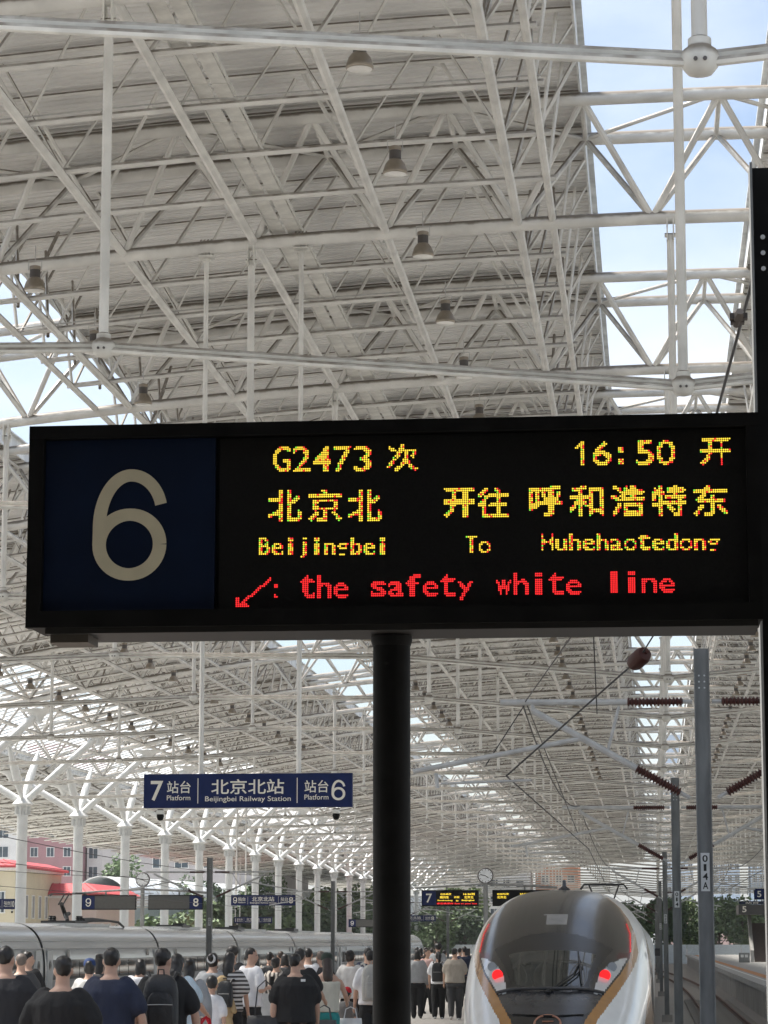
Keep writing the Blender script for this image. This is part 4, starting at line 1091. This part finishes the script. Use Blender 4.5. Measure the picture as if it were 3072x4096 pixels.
def run_jobs():
    # union of each piece into one continuous smooth skin
    tmp = []
    for o, name, mb, m, vox, sm in JOBS:
        t = bpy.data.objects.new('t', mb.mesh('t', None, False)); TMP.collection.objects.link(t)
        r = t.modifiers.new('r', 'REMESH'); r.mode = 'VOXEL'; r.voxel_size = vox
        s_ = t.modifiers.new('s', 'SMOOTH'); s_.factor = .5; s_.iterations = 3
        tmp.append(t)
    TMP.view_layers[0].update(); dg = TMP.view_layers[0].depsgraph
    dg.update()
    for (o, name, mb, m, vox, sm), t in zip(JOBS, tmp):
        me = bpy.data.meshes.new_from_object(t.evaluated_get(dg)); me.name = name; me.materials.clear(); me.materials.append(m)
        if name in ('hair', 'shirt', 'trousers', 'shorts'):      # folds in cloth, tufts in hair
            fx, fz, am = (38, 22, .007) if name == 'hair' else (9, 5.5, .010)
            sd_ = Vector((o.location.x * 3.1, o.location.y * 1.7, 0)); nr = [v.normal.copy() for v in me.vertices]
            for v, n_ in zip(me.vertices, nr):
                c = v.co; k = mnoise.noise(Vector((c.x * fx, c.y * fx, c.z * fz + c.x * 4)) + sd_)
                if name != 'hair': k = abs(k) * 1.6 - .35
                v.co = c + n_ * (k * am)
        me.polygons.foreach_set('use_smooth', [True] * len(me.polygons))
        inst(name, me, o)
    for t in tmp:
        d = t.data; bpy.data.objects.remove(t); bpy.data.meshes.remove(d)
P = {}
P['a'] = person(25, 3785, 430, 'man in charcoal tee with short hair, beside the bald-headed man', 'charcoal', girth=1.3, arms='wide', legs='dkgrey')
P['b'] = person(85, 3815, 300, 'man with closely cropped grey hair, mostly hidden behind the charcoal tee', 'dkgrey', haircol='g', girth=1.1)
P['c'] = person(112, 3806, 272, 'man in black tee with head turned right, before the silver train', 'black', head=.9, turn=.2)
P['d'] = person(252, 3824, 490, 'broad man in plain black tee with arms hanging wide', 'black', girth=1.25, arms='wide')
P['e'] = person(357, 3840, 300, 'woman in blue cap and white shirt', 'offwhite', hair='bun', cap='blue', legs='denim')
P['f'] = person(402, 3816, 282, 'woman with dark bun partly behind the navy polo man', 'dkgrey', hair='halfup', legs='black')
P['g'] = person(445, 3791, 432, 'man in navy polo shirt with very short hair', 'navy', girth=1.22, arms=('down', 'wide'), legs='charcoal')
P['h'] = person(560, 3836, 272, 'woman with black bobbed hair and white top', 'white', hair='bob', legs='black')
P['i'] = person(655, 3793, 420, 'man in black tee wearing a black backpack', 'black', girth=1.18, arms=('down', 'wide'), head=.5, legs='black')
P['j'] = person(708, 3815, 345, 'woman with long black hair and pale blue tee', 'lightblue', hair='long', arms='fwd', legs='paleblue')
P['k'] = person(758, 3836, 330, 'woman in sheer pale grey blouse with hair clips', 'grey', sleeve='long', hair='halfup', legs='paleblue')
P['l'] = person(852, 3812, 282, 'woman in grey tee with white hair tie', 'grey', hair='bun', girth=1.1, arms='fwd', legs='paleblue')
P['m'] = person(847, 3898, 300, 'boy in white tee with turquoise sleeves', 'white', kid=True, legs='midgrey')
P['n'] = person(920, 3808, 282, 'woman in black and white striped tee with small backpack', 'striped', hair='long', legs='black')
P['o'] = person(930, 3788, 240, 'person with dark beret-like hair behind the striped tee', 'dkgrey', hair='big', legs='black')
P['p'] = person(1004, 3792, 272, 'man in plain white tee looking sideways at his phone', 'white', head=1.1, turn=.7, arms='bent', legs='black')
P['q'] = person(1080, 3808, 212, 'man in beige shirt with black backpack', 'beige', legs='dkgrey')
P['r'] = person(1105, 3829, 232, 'woman in brown patterned blouse with hair up', 'pattern', sleeve='long', hair='bun', legs='denim')
P['s'] = person(1122, 3805, 190, 'man with short brown hair in the middle of the crowd', 'charcoal', haircol='b')
P['t'] = person(1139, 3816, 200, 'dark-haired woman behind the patterned blouse', 'dkgrey', hair='bob')
P['u'] = person(1182, 3814, 330, 'heavy man in black tee with small white shoulder logo, carrying a duffel', 'black', girth=1.32, arms=('down', 'down'), head=.35)
P['v'] = person(1199, 3794, 290, 'tall man in black tee ahead of the logo tee man', 'black', girth=1.1, arms=('down', 'fwd'))
P['w'] = person(1232, 3793, 230, 'man in white shirt with black shoulder strap', 'white', girth=1.1)
P['x'] = person(1281, 3804, 230, 'shaven-headed man in dark shirt', 'charcoal', haircol='g', girth=1.15)
P['y'] = person(1307, 3818, 280, 'woman in cream sleeveless top, teal shorts and green cap', 'cream', sleeve='none', hair='long', cap='green', legs='teal', skirt='teal', arms=('down', 'fwd'), haircol='b')
P['z'] = person(1388, 3950, 255, 'small child in grey tee and red cap', 'midgrey', kid=True, cap='red', legs='midgrey')
P['A'] = person(1402, 3801, 230, 'woman in white long-sleeved blouse and black trousers with bun', 'offwhite', sleeve='long', hair='bun', legs='black', hem=.53)
P['B'] = person(1470, 3792, 220, 'man in blue shirt just beyond the pale backpack wearer', 'navy')
P['C'] = person(1484, 3802, 258, 'man in white tee wearing a pale grey backpack beside the black post', 'white', legs='black')
P['D'] = person(1668, 3800, 162, 'person in grey hooded jacket and black trousers', 'grey', sleeve='long', hair='bob', legs='black', girth=1.1)
P['E'] = person(1708, 3796, 152, 'woman in pink shirt looking back over her shoulder', 'pink', sleeve='long', hair='bob', head=1.8, turn=.5, arms='bent', haircol='b')
P['F'] = person(1752, 3775, 142, 'tall person with bushy hair in grey tee', 'grey', hair='big', legs='black')
P['G'] = person(1753, 3806, 163, 'young woman with ponytail, white tee and black backpack', 'white', hair='pony', legs='black', shoes=SHOEW, stride=.3)
P['H'] = person(1819, 3793, 165, 'stout man in beige tee and dark grey trousers mid-stride', 'beige', girth=1.28, legs='dkgrey', shoes=SHOEW, stride=.75, arms=('down', 'bent'))
P['I'] = person(1857, 3786, 142, 'man in dark navy jacket beside the bullet train', 'navy', sleeve='long', legs='black')
for k, (x, y, s, c, hr_) in enumerate(((1683, 3792, 126, 'charcoal', 'bob'), (1702, 3788, 118, 'black', 'short'), (1668, 3788, 112, 'dkgrey', 'bob'), (1778, 3800, 128, 'black', 'short'), (1840, 3792, 120, 'dkgrey', 'short'), (1726, 3794, 108, 'navy', 'short'))):
    person(x, y, s, ['far person in charcoal behind the grey jacket', 'far man in black behind the pink shirt', 'far dark-haired person by the black post', 'far man in black past the ponytail woman', 'far man in dark grey past the beige tee', 'far man in navy beyond the bushy-haired person'][k], c, hair=hr_)
run_jobs()

# ------------------------------------------------------------------ bags and carried things
def sq(c, hx, hy, z, n=20, p=4.):
    out = []
    for j in range(n):
        a = 2 * math.pi * j / n; ca, sa = math.cos(a), math.sin(a)
        out.append((c[0] + hx * math.copysign(abs(ca) ** (2 / p), ca), c[1] + hy * math.copysign(abs(sa) ** (2 / p), sa), z))
    return out
def carry(pk, name, label, cat, dx, dy, z): 
    p = P[pk]; rz = p.rotation_euler.z; v = Matrix.Rotation(rz, 3, 'Z') @ Vector((dx, dy, 0))
    return empty(name, (p.location.x + v.x, p.location.y + v.y, z), label, cat, rz=rz)
def backpack(pk, label, m, k=1., mz=None):
    h = P[pk]['h']; o = carry(pk, 'backpack', label, 'backpack', 0, -.19 * h * .9, .555 * h)
    b = MB(); H = .27 * h * k; w = .082 * h * k; d = .05 * h * k
    b.rings([sq((0, 0), w * q, d * r, H * f) for f, q, r in ((0, .8, .7), (.03, .95, .95), (.3, 1, 1), (.7, .97, .92), (.88, .85, .75), (.97, .6, .45), (1, .3, .2))]); b.build('bag_body', m, o)
    b = MB(); b.rings([sq((0, -d * .98), w * .74 * q, d * .3 * q, H * f) for f, q in ((.08, .85), (.12, 1), (.45, 1), (.62, .9), (.7, .6))]); b.build('front_pocket', m, o)
    MB().path([(-w * .7, -d * 1.25, H * .5), (0, -d * 1.32, H * .505), (w * .7, -d * 1.25, H * .5)], .004, 5).build('zip', mz or GALVL, o)
    for s in (-1, 1):
        st = MB(); st.path([(s * w * .55, d * .5, H * .86), (s * w * .75, d * 1.3, H * 1.02), (s * w * .85, d * 3.2, H * 1.0)], .018, 6); st.build('strap', m, o)
    MB().path([(-.03, -.0, H * .98), (-.025, -.01, H * 1.08), (.025, -.01, H * 1.08), (.03, 0, H * .98)], .008, 5).build('handle', m, o)
NYL = cloth('nylon_black', (.016, .016, .017), .5); NYG = cloth('nylon_grey', (.38, .37, .34), .6); CANV = cloth('canvas', (.30, .27, .24), .9); DGB = cloth('tote_grey', (.07, .075, .075), .6)
backpack('i', 'black backpack with zipped front pocket on the man in black tee', NYL, 1.15)
backpack('n', 'small dark backpack on the striped tee', NYL, .8); backpack('q', 'black backpack on the beige shirt', NYL, 1.1)
backpack('C', 'pale grey backpack with straps beside the black post', NYG, 1.2); backpack('G', 'black backpack on the ponytail woman', NYL, 1.05)
def tote(pk, label, m, dx, dy, zt, w, hgt, d, strap=.3, name='tote_bag'):
    o = carry(pk, name, label, 'bag', dx, dy, zt - hgt)
    b = MB(); b.rings([sq((0, 0), w / 2 * q, d / 2 * r, hgt * f) for f, q, r in ((0, .85, .8), (.04, .98, 1), (.5, 1, 1), (.9, .95, .7), (1, .92, .35))]); b.build('bag_body', m, o)
    for s in (-1, 1): MB().path([(-w * .28, s * d * .15, hgt * .97), (-w * .2, s * d * .1, hgt + strap * .8), (0, s * .01, hgt + strap), (w * .2, s * d * .1, hgt + strap * .8), (w * .28, s * d * .15, hgt * .97)], .008, 5).build('strap', m, o)
    return o
h_ = P['u']['h']
tote('u', 'black duffel bag hanging at the side of the logo tee man', NYL, -.36, -.05, .98, .46, .52, .26, .42, 'duffel_bag')
tote('v', 'grey shopping tote held beside the tall man in black', DGB, .34, .05, .80, .36, .46, .16, .2)
tote('p', 'small brown shoulder bag beside the white tee man', CANV, -.10, -.30, 1.02, .28, .30, .1, .5, 'shoulder_bag')
tote('y', 'white carrier bag beside the teal shorts', cloth('plastic_white', (.62, .63, .64), .4), .34, .22, .78, .34, .36, .2, .16, 'carrier_bag')
tote('A', 'white bag with luggage at the white blouse', cloth('plastic_white', (.62, .63, .64), .4), .24, .1, .72, .38, .40, .24, .12, 'carrier_bag')
tote('z', 'mottled brown bag dragged beside the small child', cloth('floral', (.20, .12, .11), .8), -.26, .0, .56, .26, .38, .16, .14)
tote('z', 'small orange bag in the hand of the small child', cloth('orange', (.60, .16, .04), .6), .26, .0, .32, .16, .2, .1, .12, 'gift_bag')
sb = tote('j', 'cream paper shopping bag with red ribbon and red print', cloth('paper_cream', (.55, .50, .42), .7), .26, .12, .90, .36, .42, .2, .1, 'shopping_bag')
pr = MB()
for i in range(4): pr.box((-.1 + .05 * (i % 2), -.108, .08 + i * .07), (.06, .006, .04))
pr.build('red_print', cloth('redprint', (.5, .02, .03)), sb)
rb = MB(); rb.path([(-.16, 0, .40), (-.08, -.04, .50), (0, 0, .44), (.08, -.05, .52), (.12, 0, .42)], .02, 6); rb.path([(-.2, -.1, .38), (-.1, -.08, .3), (-.22, -.1, .2)], .018, 6); rb.build('red_ribbon', cloth('ribbon', (.55, .01, .03)), sb)
tote('i', 'red bag between the backpack man and the woman in pale blue', cloth('red', CL_['red']), .40, .12, 1.05, .2, .48, .14, .1, 'red_bag')
# plush toy slung behind the grey tee
o = carry('l', 'plush_toy', 'tan plush toy animal slung behind the woman in grey tee', 'toy', .22, -.16, .5)
tm = MB(); tm.rings([oval((0, 0, z), rx, rx * .8, 14) for z, rx in ((.2, .05), (.26, .12), (.4, .15), (.55, .13), (.68, .09), (.74, .05))]); cap_(tm, [(-.02, -.02, .72), (-.02, -.03, .82)], [.09, .08], 12); cap_(tm, [(-.08, -.02, .3), (-.14, -.06, .12), (-.16, -.04, -.02)], [.06, .05, .045]); cap_(tm, [(.07, -.02, .3), (.13, -.06, .14), (.15, -.03, .0)], [.06, .05, .045]); cap_(tm, [(.1, 0, .56), (.17, -.04, .4)], [.045, .04])
tm.build('body', cloth('plush', (.42, .30, .16)), o)
# small white logo on the black tee, and the shoulder strap
o = P['u']; lg = MB(); lg.box((.10, -.168, 1.40), (.055, .006, .03)); lg.build('shirt_logo', WLINE, o, smooth=False)
o = P['w']; MB().path([(-.16, -.10, 1.46), (-.04, -.14, 1.30), (.10, -.15, 1.12), (.19, -.10, 1.0)], .02, 6).build('bag_strap', NYL, o)
o = P['l']; MB().path([(.05 * math.cos(a), -.075, 1.62 + .05 * math.sin(a)) for a in [i * math.pi / 6 for i in range(13)]], .018, 6).build('hair_tie', SHOEW, o)
o = P['m']
ph = carry('p', 'phone', 'phone held by the man in plain white tee', 'phone', 0, .42, 1.28); MB().box((0, 0, 0), (.075, .01, .15)).build('phone_body', BLACK, ph)
for pk, dx in (('i', .34), ('j', .30)):
    pass
# low steel stand on the platform
o = empty('platform_stand', (atS(1012 + 25, 3950, 260).x, 41.5, 0), 'low grey steel panel stand in the crowd beside the white tee man', 'stand')
MB().box((-.05, 0, .55), (.05, .05, 1.1)).box((.3, 0, .55), (.05, .05, 1.1)).build('stand_post', GALV, o, smooth=False); MB().box((.125, .0, .62), (.3, .03, .9)).build('stand_panel', GALVL, o, smooth=False)

# ------------------------------------------------------------------ buildings and trees beyond the station
BY = mat('yellow_render', (.54, .48, .34), .85, var=.08, scale=.6); BPK = mat('pale_pink_render', (.62, .50, .45), .85, var=.06, scale=.5); RROOF = mat('red_roof_tile', (.45, .06, .065), .7, var=.25, scale=3)
BMAG = mat('brick_red_render', (.36, .20, .21), .85, var=.08, scale=.4); BGR = mat('grey_cladding', (.42, .39, .385), .8, var=.07, scale=.6); BW_ = mat('white_render', (.64, .63, .61), .8, var=.08, scale=.5)
WG = mat('window_glass', (.06, .08, .10), .1, var=.3, scale=1); WF = mat('window_frame_white', (.68, .68, .66), .6); TOWM = mat('tower_blue_facade', (.38, .46, .56), .6, var=.1, scale=.2); ORG = mat('orange_render', (.50, .22, .12), .85, var=.1)
def building(name, label, x0, x1, y0, dep, z1, m, wins=(), z0=-1.7, roof=None, cornice=True):
    o = empty(name, ((x0 + x1) / 2, y0, z0), label, 'building'); w = x1 - x0; H = z1 - z0
    MB().box((0, dep / 2, H / 2), (w, dep, H)).build('wall', m, o, smooth=False)
    if cornice: MB().box((0, dep / 2, H + .12), (w + .5, dep + .5, .3)).build('cornice', WF, o, smooth=False)
    if roof:
        e = .7; b = MB(); a = [(-w / 2 - e, -e), (w / 2 + e, -e), (w / 2 + e, dep + e), (-w / 2 - e, dep + e)]; c = [(-w / 2 + 1.2, 1.2), (w / 2 - 1.2, 1.2), (w / 2 - 1.2, dep - 1.2), (-w / 2 + 1.2, dep - 1.2)]
        b.rings([[(p[0], p[1], H + .28) for p in a], [(p[0], p[1], H + .5) for p in a], [(p[0], p[1], H + roof) for p in c]]); ro = b.build('roof', RROOF, o, smooth=False)
        n = int(w / .9)
        for i in range(n): MB().tube((-w / 2 - e + (i + .5) * (w + 2 * e) / n, -e, H + .52), ((-w / 2 + 1.2) + (i + .5) * (w - 2.4) / n, 1.2, H + roof + .02), .07, 5).build('roof_rib', RROOF, ro)
    cache = {}
    for side, u, z, ww, wh in wins:
        k = (side, ww, wh)
        if k not in cache:
            d = (ww, .1, wh) if side == 'f' else (.1, ww, wh); d2 = tuple(q + .22 if q > .1 else .14 for q in d)
            cache[k] = (MB().box((0, 0, 0), d).mesh('pane', WG, False), None)
            fb = MB(); t = .1
            for ss in (-1, 1):
                fb.box((0, 0, ss * wh / 2), (ww + .2, .16, t) if side == 'f' else (.16, ww + .2, t)); fb.box((ss * ww / 2, 0, 0) if side == 'f' else (0, ss * ww / 2, 0), (t, .16, wh) if side == 'f' else (.16, t, wh))
            fb.box((0, 0, 0), (.07, .14, wh) if side == 'f' else (.14, .07, wh)); cache[k] = (cache[k][0], fb.mesh('window', WF, False))
        loc = (u, -.03, z - z0) if side == 'f' else (w / 2 + .03, u, z - z0)
        f_ = inst('window', cache[k][1], o, loc); inst('pane', cache[k][0], f_)
    return o
def gridw(side, us, zs, ww, wh): return [(side, u, z, ww, wh) for u in us for z in zs]
building('yellow_station_house', 'yellow rendered house with red tiled roof behind the silver train', -86, -66.3, 275, 22, 9.3, BY, gridw('f', [-6 + i * 2.4 for i in range(7)], (6.0, 2.4), .8, 2.2) + gridw('r', [2 + i * 3.1 for i in range(7)], (5.6, 1.6), 1.0, 2.4), roof=1.15)
building('pink_station_house', 'pale pink house with red tiled roof behind the switched-off boards', -72, -61, 291, 22, 6.7, BPK, gridw('r', (3, 7, 11), (3,), 1, 1.8), roof=1.6)
building('low_red_roof_shed', 'low shed with red roof seen under the far boards', -56, -36, 330, 14, 1.5, BPK, roof=1.3)
building('brick_red_apartment_block', 'tall brick-red apartment block with white windows above the yellow house', -102, -93.4, 430, 24, 34, BMAG, gridw('f', [-2.9, -.2, 2.6], [4 + 3.1 * k for k in range(10)], 1.2, 1.5))
building('white_apartment_block', 'white apartment block between the brick-red block and grey building', -93.1, -88.6, 436, 20, 30, BW_, gridw('f', (-1.2, 1.2), [4 + 3.1 * k for k in range(9)], 1.5, 1.8))
building('white_flat_block', 'white flats at the far left edge above the yellow house', -128, -102.3, 428, 20, 32, BW_, gridw('f', [-10 + i * 3.3 for i in range(7)], [4 + 3.1 * k for k in range(9)], 1.9, 1.8))
building('grey_commercial_building', 'grey clad commercial building with dark square windows behind the columns', -84, -56, 404, 30, 17.5, BGR, gridw('f', [-5 + i * 3.4 for i in range(6)], (14.2, 9.2), 2.1, 2.3))
building('far_flats', 'row of pale flats far beyond the columns', -46, -26, 560, 20, 20, BW_, gridw('f', [-8 + i * 2.7 for i in range(7)], [5 + 3 * k for k in range(5)], 1.6, 1.6))
building('orange_block', 'small orange block beside the row of pale flats', -25, -16, 570, 20, 18, ORG, gridw('f', (-2.5, .5, 3), (6, 9, 12, 15), 1.5, 1.6))
for i, (a, b, z) in enumerate(((14, 24, 70), (27, 38, 85), (41, 54, 66), (3, 11, 60))):
    building('glass_tower', ['pale blue tower block beyond the canopy end, beside mast 014A', 'tallest pale blue tower seen through the hanger rods', 'pale blue tower behind the numeral 5 board', 'pale tower straight above the rails'][i], a, b, 760, 20, z, TOWM, gridw('f', [-(b - a) / 2 + 1.2 + k * 2.0 for k in range(int((b - a) / 2))], [6 + 3.4 * k for k in range(14)], 1.2, 1.9))
building('low_terminal', 'low pale red building beyond the canopy end', 2, 30, 640, 20, 9, mat('terminal_wall', (.50, .36, .33), .8), gridw('f', [-12 + i * 4 for i in range(7)], (5,), 3, 2.2))
# translucent vaulted walkway
vg = empty('vaulted_walkway', (-71.8, 345, 0), 'long white translucent vaulted walkway between the trees', 'walkway', rz=-.178)
VM = mat('translucent_sheet', (.70, .73, .74), .3, var=.08, scale=.4)
def vr(y, r): return [(r * math.cos(a), y, 6.6 + r * .95 * math.sin(a)) for a in [math.pi * j / 14 for j in range(15)]]
MB().rings([vr(0, 3.9), vr(190, 3.9)], False).build('vault', VM, vg)
for i in range(64): MB().path(vr(i * 3, 3.95), .07, 5).build('vault_rib', WF, vg)
MB().box((3.85, 95, 5.0), (.1, 190, 3.0)).build('glass_side', mat('side_glass', (.30, .36, .38), .2), vg, smooth=False)
MB().box((0, 95, 3.3), (7.8, 190, .4)).build('walkway_floor', WF, vg, smooth=False)
for i in range(8): MB().box((0, 8 + i * 25, .8), (1.2, 1.2, 4.9)).build('pier', WF, vg, smooth=False)
# trees
LEAF = [mat('leaf_green_%s' % n, c, .7, var=.35, scale=1.5) for n, c in (('dark', (.085, .13, .065)), ('mid', (.115, .17, .075)), ('light', (.15, .21, .07)))]
BARK = mat('bark', (.10, .075, .055), .9, var=.3)
def tree(x, y, h, r, label, lm, seed, n=3600, lf=.36, z0=-1.7):
    rnd = random.Random(seed); o = empty('leafy_tree', (x, y, z0), label, 'tree', 'trees beyond the station')
    t = MB(); t.path([(0, 0, 0), (.1, 0, h * .3), (.05, .1, h * .55), (0, 0, h * .85)], [.28, .2, .14, .04], 8)
    cl = []
    for k in range(13):
        a = rnd.random() * 6.28; zz = h * (.32 + .62 * rnd.random()); q = r * (.25 + .6 * rnd.random()) * (1 - .45 * max(0, (zz / h - .6) / .4)); c = Vector((q * math.cos(a), q * math.sin(a), zz)); cl.append((c, r * (.28 + .25 * rnd.random())))
        t.path([(0, 0, max(.25 * h, zz - .2 * h)), c * .6 + Vector((0, 0, zz * .38)), c], [.1, .06, .02], 5)
    t.build('trunk', BARK, o)
    b = MB()
    for k in range(n):
        c, cr_ = rnd.choice(cl); d = Vector((rnd.gauss(0, 1), rnd.gauss(0, 1), rnd.gauss(0, 1))).normalized() * cr_ * rnd.random() ** .45; p = c + d
        u = Vector((rnd.gauss(0, 1), rnd.gauss(0, 1), rnd.gauss(0, .6))).normalized(); w = u.cross(Vector((rnd.gauss(0, 1), rnd.gauss(0, 1), rnd.gauss(0, 1)))).normalized(); L = lf * (.6 + .8 * rnd.random())
        b.quad(p - u * L, p + w * L * .5, p + u * L, p - w * L * .5)
    b.build('crown', lm, o, smooth=False)['kind'] = 'stuff'
TL = [(-73, 372, 15, 5, 'green tree rising between the yellow house and brick-red block', 1), (-67, 366, 12, 4.5, 'green tree behind the pink house roof', 1), (-55.5, 300, 4.6, 2.2, 'bright green shrub tree before the pink house', 2),
      (-56, 385, 12, 5, 'green tree before the grey commercial building', 1), (-49, 392, 11.5, 4.5, 'pale green tree right of the grey commercial building', 2), (-50, 340, 7, 4, 'dark green tree in front of the vaulted walkway', 0), (-43, 360, 8, 4.5, 'dark green tree halfway along the vaulted walkway', 0),
      (-41.5, 400, 9, 5, 'green tree past the far 9 and 8 sign', 1), (-38, 450, 10, 5, 'dark green tree at the end of the vaulted walkway', 0), (-33, 470, 13, 5, 'bright yellow-green tree beside the orange block', 2), (-29, 480, 10, 5, 'dark green tree behind the numeral 7 board', 0), (-24, 490, 11, 6, 'large dark tree right of the numeral 7 board', 0), (-18, 500, 11, 5.5, 'dark green tree hidden behind the bullet train roof', 0),
      (-60, 352, 9, 4.5, 'mid green tree between pink house and walkway', 1), (-34, 420, 8, 4.5, 'green tree under the far end of the columns', 1), (-45.5, 330, 6.5, 3.5, 'round green tree right of mast 007', 1),
      (-76, 376, 13, 5.5, 'green tree just above the yellow house roof end', 1), (-64, 380, 12, 5, 'green tree under the antenna side of the grey building', 0), (-61, 334, 6.5, 4, 'low green tree below the walkway start', 1), (-52, 352, 7.5, 4.5, 'low dark tree below the walkway middle', 0), (-47.5, 372, 8, 4.5, 'leafy tree past the low red shed', 1), (-44, 415, 12.5, 5, 'tall pale tree above the walkway roof', 2), (-40, 380, 7, 4.5, 'low green tree near the walkway far part', 1), (-36.5, 440, 8, 5, 'green tree below the walkway far end', 1), (-32, 455, 8, 5, 'dark tree beside the small far switched-off board', 0)]
for i, (x, y, h, r, lab, k) in enumerate(TL): tree(x, y, h, r, lab, LEAF[k], 100 + i)
for i, x in enumerate((-3, 2.5, 7, 11, 15.5, 20, 25)):
    tree(x, 470 + 12 * (i % 3), 9.5 + (i * 37 % 5) * .5, 5, ['green tree at the end of the rails behind the thin masts', 'green tree right of mast 014 beyond the rails', 'broad green tree between mast 014 and mast 014A', 'green tree behind the side stairs clock', 'green tree above the side stairs roof', 'green tree right of the side stairs', 'green tree at the right edge beyond the side platform'][i], LEAF[(1, 1, 2, 1, 2, 1, 1)[i]], 300 + i, 3800, .42)
# boundary wall at the end of the tracks
w = empty('boundary_wall', (-10, 445, -1.7), 'long low pale boundary wall beyond the platforms', 'wall')
for i in range(30): MB().box((-75 + i * 4.4 + .0, 0, 1.6), (4.34, .25, 3.2)).build('wall_panel', mat('pale_blue_panel', (.55, .60, .63), .7), w, smooth=False)
# side platform stairs
st = empty('stair_shelter', (10.6, 262, 0), 'brown covered stairway on the side platform with dark fascia above', 'stairs')
SB = mat('stair_brown', (.16, .12, .10), .7, var=.15); SG = mat('stair_concrete', (.46, .44, .41), .8)
for i in range(22): MB().box((0, .3 * i + .15, .085 + .17 * i), (2.2, .31, .17)).build('step', SB, st, smooth=False)
for s in (-1, 1):
    b = MB(); b.rings([[(s * 1.3 - .16, 0, 0), (s * 1.3 + .16, 0, 0), (s * 1.3 + .16, 0, 1.1), (s * 1.3 - .16, 0, 1.1)], [(s * 1.3 - .16, 6.8, 3.6), (s * 1.3 + .16, 6.8, 3.6), (s * 1.3 + .16, 6.8, 4.8), (s * 1.3 - .16, 6.8, 4.8)]]); b.build('side_wall', SG, st, smooth=False)
MB().box((1.2, 3, 5.0), (7.5, 8, .9)).build('fascia', mat('fascia_dark', (.05, .047, .045), .6), st, smooth=False)
text('5', -2.2, -1.8, 4.72, 5.3, -1.02, CREAMW, st, 'number', .02)
MB().box((1.2, -1.05, 5.62), (7.4, .1, .3)).build('name_strip', NAVYD, st, smooth=False)
text('站台  北京北站  站台', -1.9, 4.2, 5.52, 5.72, -1.11, CREAMW, st, 'lettering')
for x in (2.2, 4.6): MB().lathe([(.2, 0), (.2, 5)], (x, 1, 0), 10).build('support', SG, st)
for i, x in enumerate((8.3, 12.2)):
    o = empty('junction_box', (x + 1.0 * i, 255, 0), ['small grey equipment box left of the stairway foot', 'small grey equipment box right of the stairway foot'][i], 'box')
    MB().box((0, 0, .45), (1.0, .5, .9)).build('cabinet', GALV, o, smooth=False); MB().box((-.2, -.26, .6), (.28, .03, .25)).build('gauge', WLINE, o, smooth=False); MB().box((.2, -.26, .6), (.28, .03, .25)).build('gauge', WLINE, o, smooth=False)
o = empty('clock_pole', (12.6, 262, 0), 'small round clock above the stairway on the side platform', 'clock'); MB().lathe([(.1, 0), (.1, 6.6)], n=10).build('pole', GALVL, o)
MB().lathe([(.45, -.07), (.47, 0), (.45, .07)], (0, 0, 7.1), 20, 'Y').build('clock_case', LAMPD, o); MB().lathe([(.4, .075), (.4, .08)], (0, 0, 7.1), 20, 'Y').build('dial', mat('dial_white', (.78, .8, .82), .4), o); MB().box((.08, -.09, 7.15), (.2, .01, .05)).box((-.05, -.09, 7.1), (.05, .01, .3)).build('clock_hands', BLACK, o)

# ------------------------------------------------------------------ summer haze
hz = MB().box((-20, 390, 42), (520, 860, 92)); ho = hz.build('haze', None, None, smooth=False); ho['kind'] = 'stuff'
hm = bpy.data.materials.new('haze_air'); hm.use_nodes = True; ht = hm.node_tree; ht.nodes.remove(ht.nodes['Principled BSDF'])
pv = ht.nodes.new('ShaderNodeVolumePrincipled'); pv.inputs['Color'].default_value = (.93, .95, .97, 1); pv.inputs['Density'].default_value = .00016; pv.inputs['Anisotropy'].default_value = .3
ht.links.new(pv.outputs['Volume'], ht.nodes['Material Output'].inputs['Volume']); ho.data.materials.append(hm)

bpy.data.scenes.remove(TMP)
